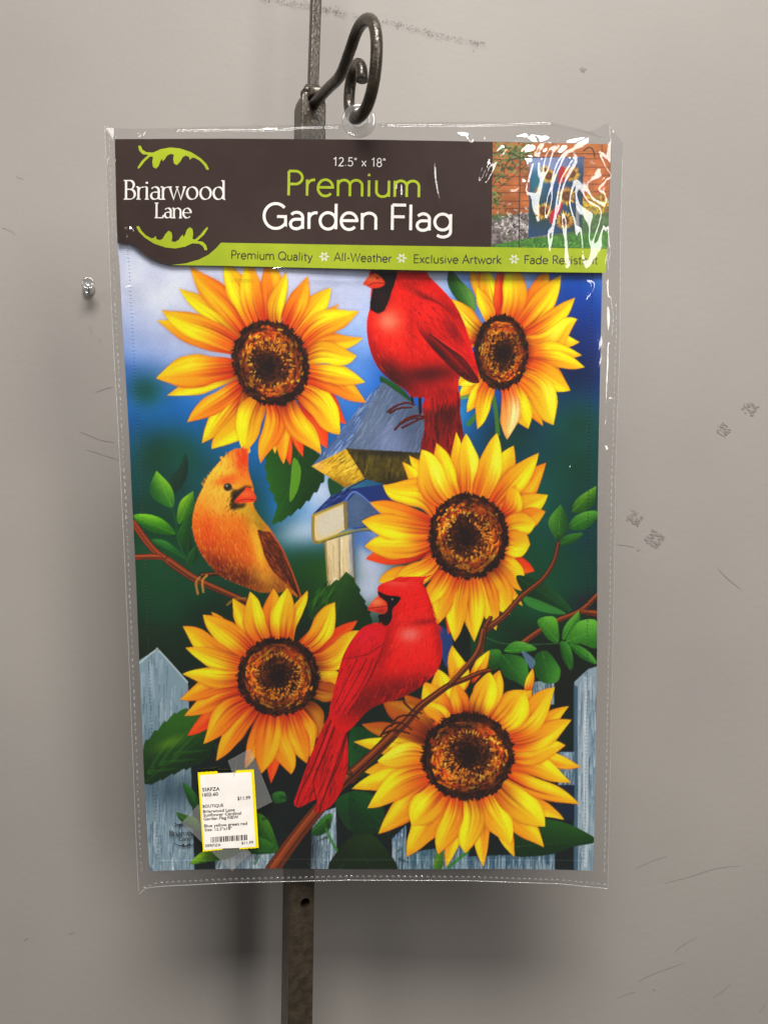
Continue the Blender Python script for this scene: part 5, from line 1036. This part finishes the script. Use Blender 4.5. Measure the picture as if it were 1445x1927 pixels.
        ridge(h, px, py, pts, w if pts[0][0] < 700 or pts[0][1] > 400 else w * 1.4, hh if px is None or pts[0][0] < 700 or pts[0][1] > 400 else .00023 * w)
    n1 = noise2(2000, 1500, 46, 77); n2 = noise2(2000, 1500, 17, 78)
    ii, jj = np.clip(py.astype(int), 0, 1999), np.clip(px.astype(int), 0, 1499)
    calm = 1 - .8 * np.exp(-(((px - 1020) / 160) ** 2 + ((py - 380) / 140) ** 2))
    h += ((n1[ii, jj] - .5) * .0012 * np.clip(e / 30, 0, 1) + (n2[ii, jj] - .5) * .00018 * np.clip(e / 14, 0, 1)) * calm
    lower = np.where((px > 925) & (py < 520), 1, 0)
    return np.maximum(h, .0004)
sleeve = empty('plastic_sleeve', PK(700, 1668)); tag(sleeve, 'clear crinkled plastic sleeve with round hang tab, enclosing the flag', 'sleeve')
rows = np.concatenate([np.linspace(0, .215, 175, endpoint=False), np.linspace(.215, 1, 330)])
S, T = np.meshgrid(np.linspace(0, 1, 540), rows); px, py = sleeve_xy(S, T)
rel = film_relief(px, py)
card_in = (py < 515) & (px > 216) & (px < 1150)
rel = np.where(card_in, np.maximum(rel, CARD + .0006), np.maximum(rel, .0022 * ((px > 270) & (px < 1130) & (py < 1640))))
adopt(link('front_film', grid_mesh('front_film', PKa(px, py, rel)), M['film'], None, True), sleeve)
S, T = np.meshgrid(np.linspace(0, 1, 60), np.linspace(0, 1, 90)); px, py = sleeve_xy(S, T)
bk = -.0012 - .0015 * np.sin(np.pi * S) ** .5 * np.sin(np.pi * T) ** .5 + .0004 * np.sin(S * 23 + T * 17)
adopt(link('back_film', grid_mesh('back_film', PKa(px, py, bk)), M['backfilm'], None, True), sleeve)
# welded rims: a thin bead round the sleeve
def rim(pts, rad, name, key='weld'):
    P = smooth(pts, False, 10); r = np.random.default_rng(len(pts)); n = len(P)
    path = [PK(p[0], p[1], .0006) for p in P]; v, f = tube(path, rad, 6); adopt(link(name, mesh(name, v, f), M['foldfilm' if name == 'top_fold' else 'weld'], None, True), sleeve)
rim([tuple(p) for p in SL], .00022, 'side_weld'); rim([tuple(p) for p in SR[1:]], .00022, 'side_weld')
Sx = np.linspace(0, 1, 50); bx, by = sleeve_xy(Sx, np.ones(50)); rim([(262, 1683), (275, 1673), (300, 1669)] + [(x, y) for x, y in zip(bx[3:], by[3:])], .00030, 'bottom_weld')
for pts in ([(330, 245), (420, 244), (520, 244), (570, 240), (640, 239)], [(716, 236), (800, 235), (900, 236), (1000, 232), (1040, 233), (1100, 247), (1135, 259)]):
    rim(pts, .0007, 'top_fold')
# embossed stitch dashes of the weld (hundreds of tiny marks joined)
r = np.random.default_rng(12)
def dash(v, f, cx, cy, lx, ly, ang, off, ring):
    k0 = len(v); n = 8; c, s = math.cos(ang), math.sin(ang)
    for q in ((1.0, .55) if ring else (1.0,)):
        for k in range(n):
            t = 2 * math.pi * k / n; x, y = lx * q * math.cos(t), ly * q * math.sin(t)
            v.append(PK(cx + x * c - y * s, cy + x * s + y * c, off + (.0003 if q < 1 else 0)))
    if ring: f.extend((k0 + k, k0 + (k + 1) % n, k0 + n + (k + 1) % n, k0 + n + k) for k in range(n))
    else: f.append(tuple(range(k0, k0 + n)))
v, f = [], []
y = 262.0
while y < 1650:
    xl = np.interp(y, SL[:, 1], SL[:, 0]); sl = math.atan2(np.interp(y + 20, SL[:, 1], SL[:, 0]) - xl, 20)
    dash(v, f, xl + 7 + r.normal(0, .4), y, 1.3, r.uniform(3.2, 4.6), -sl, .0016, r.random() < .5)
    xr = np.interp(y, SR[:, 1], SR[:, 0])
    if y > 560: dash(v, f, xr - 7 + r.normal(0, .3), y, 1.0, r.uniform(3.0, 5.2), .03, .0016, False)
    y += r.uniform(11, 13.5)
x = 272.0
while x < 1138:
    yb_ = float(np.interp((x - 262) / 880, Sx, by)); dash(v, f, x, yb_ - 6.5, 3.1, 2.3, r.normal(0, .2), .0016, True); x += r.uniform(10, 11.6)
tag(adopt(link('weld_stitching', mesh('weld_stitching', v, f), M['weld'], None), sleeve), kind='stuff')
# hang tab: moulded ring, the hook passes through its hole
cx, cy, ro, ri = 675, 227, 32.5, 16.0; hx, hy = 674, 222
v, f = [], []; n = 48; TABO = .0018
for rr, c, off in ((ri, (hx, hy), TABO + .0001), (ri + 1.5, (hx, hy), TABO + .0008), (ro - 1.5, (cx, cy), TABO + .0008), (ro, (cx, cy), TABO + .0001), (ro, (cx, cy), TABO - .0004), (ri, (hx, hy), TABO - .0004)):
    for k in range(n): a = 2 * math.pi * k / n; v.append(PK(c[0] + rr * math.sin(a), c[1] - rr * math.cos(a), off))
for i in range(6):
    j = (i + 1) % 6; f.extend((i * n + k, i * n + (k + 1) % n, j * n + (k + 1) % n, j * n + k) for k in range(n))
adopt(link('hang_tab', mesh('hang_tab', v, f), M['tab'], None, True), sleeve)

# ------------------------------------------------------------------ price sticker taped on the sleeve
TG = .0060
def on_sleeve(px, py, off): return PK(px, py, off)
ptag = empty('price_tag', PK(430, 1600, TG)); tag(ptag, 'white price sticker with yellow edge and barcode taped onto the sleeve', 'price tag')
def saw(a, b, n, amp, seed):
    r = np.random.default_rng(seed); return [(a[0] + (b[0] - a[0]) * k / n, a[1] + (b[1] - a[1]) * k / n + (amp if k % 2 else 0) * r.uniform(.4, 1)) for k in range(n + 1)]
outer = saw((105, 468), (425, 450), 9, 8, 1) + [(440, 486), (715, 478), (745, 440), (1030, 425), (1052, 760), (1082, 1240), (1110, 1716)] + saw((1108, 1722), (800, 1748), 10, -14, 2) + [(785, 1718), (520, 1728), (505, 1752)] + saw((500, 1756), (192, 1786), 10, -14, 3) + [(160, 1300), (130, 850)]
v, f = slab(FT(outer), TG, .00025); adopt(link('yellow_border', mesh('yellow_border', v, f), M['yellow'], None), ptag)
inner = [(145, 520), (440, 500), (440, 486.5), (715, 478.5), (730, 484), (985, 468), (1005, 760), (1032, 1240), (1058, 1697), (785, 1719), (520, 1728.5), (216, 1757), (180, 1200), (160, 800)]
v, f = sheet(FT(inner), TG + .00008); adopt(link('white_face', mesh('white_face', v, f), M['paper'], None), ptag)
def fontmesh(text):
    cu = bpy.data.curves.new('t', 'FONT'); cu.body = text; cu.resolution_u = 2; cu.offset = .018; o = bpy.data.objects.new('t', cu); scene.collection.objects.link(o)
    dg = bpy.context.evaluated_depsgraph_get(); me = bpy.data.meshes.new_from_object(o.evaluated_get(dg)); bpy.data.objects.remove(o); bpy.data.curves.remove(cu); return me
def typed(name, text, a, b, cap, off, matl, parent):
    (xa, ya), (xb, yb) = FT([a, b]); cap /= 8.756
    me = fontmesh(text); co = np.empty(len(me.vertices) * 3); me.vertices.foreach_get('co', co); co = co.reshape(-1, 3)
    x0, x1 = co[:, 0].min(), co[:, 0].max(); L = math.hypot(xb - xa, yb - ya); ux, uy = (xb - xa) / L, (yb - ya) / L
    X = (co[:, 0] - x0) / (x1 - x0) * L; Y = co[:, 1] / .69 * cap
    me.vertices.foreach_set('co', PKa(xa + ux * X + uy * Y, ya + uy * X - ux * Y, off).ravel()); me.update()
    return adopt(link(name, me, matl, None), parent)
for tx, a, b, cap in (('S5RFZA', (180, 787), (470, 770), 56), ('1602-60', (183, 872), (442, 858), 58), ('$11.99', (760, 930), (975, 917), 56), ('BOUTIQUE', (190, 1060), (530, 1040), 50), ('Briarwood Lane', (195, 1142), (718, 1112), 48), ('Sunflower Cardinal', (200, 1205), (825, 1168), 48), ('Garden Flag NEW', (203, 1266), (780, 1231), 48), ('Blue yellow green red', (212, 1382), (922, 1338), 50), ('Size: 12.5"x18"', (220, 1446), (670, 1418), 46), ('S5RFZA', (230, 1705), (490, 1688), 42), ('$11.99', (828, 1660), (1022, 1645), 42)):
    typed('tag_lettering', tx, a, b, cap, TG + .00016, M['black'], ptag)
r = np.random.default_rng(21); x = 320.0; v, f = [], []
while x < 900:
    w_ = r.choice([6, 9, 14, 20]); g = r.choice([7, 10, 15]); u0 = (x - 320) / 585; u1 = (x + w_ - 320) / 585; k0 = len(v)
    for uu, yy0 in ((u0, 0), (u1, 0), (u1, 1), (u0, 1)):
        q, = FT([(320 + 585 * uu + (4 if yy0 else 0), 1542 - 42 * uu + 90 * yy0)]); v.append(PK(q[0], q[1], TG + .00016))
    f.append((k0, k0 + 1, k0 + 2, k0 + 3)); x += w_ + g
adopt(link('barcode', mesh('barcode', v, f), M['black'], None), ptag)
for pts in ([(428.5, 1432), (471, 1409), (492, 1458), (512.5, 1509.5), (470, 1531), (448, 1484)], [(342, 1549), (373, 1514), (420, 1556), (472, 1605), (437, 1640), (392, 1598)]):
    v, f = slab(pts, TG - .0004, .00006); o = adopt(link('tape', mesh('tape', v, f), M['tape'], None), ptag)
v, f = [], []
c0 = FT([(760, 235), (720, 400), (690, 545), (728, 440)]); v, f = slab(c0, TG + .0009, .0004); adopt(link('tape_glint', mesh('tape_glint', v, f), M['tape'], None), ptag)  # pale sliver standing in for the glint on the tape
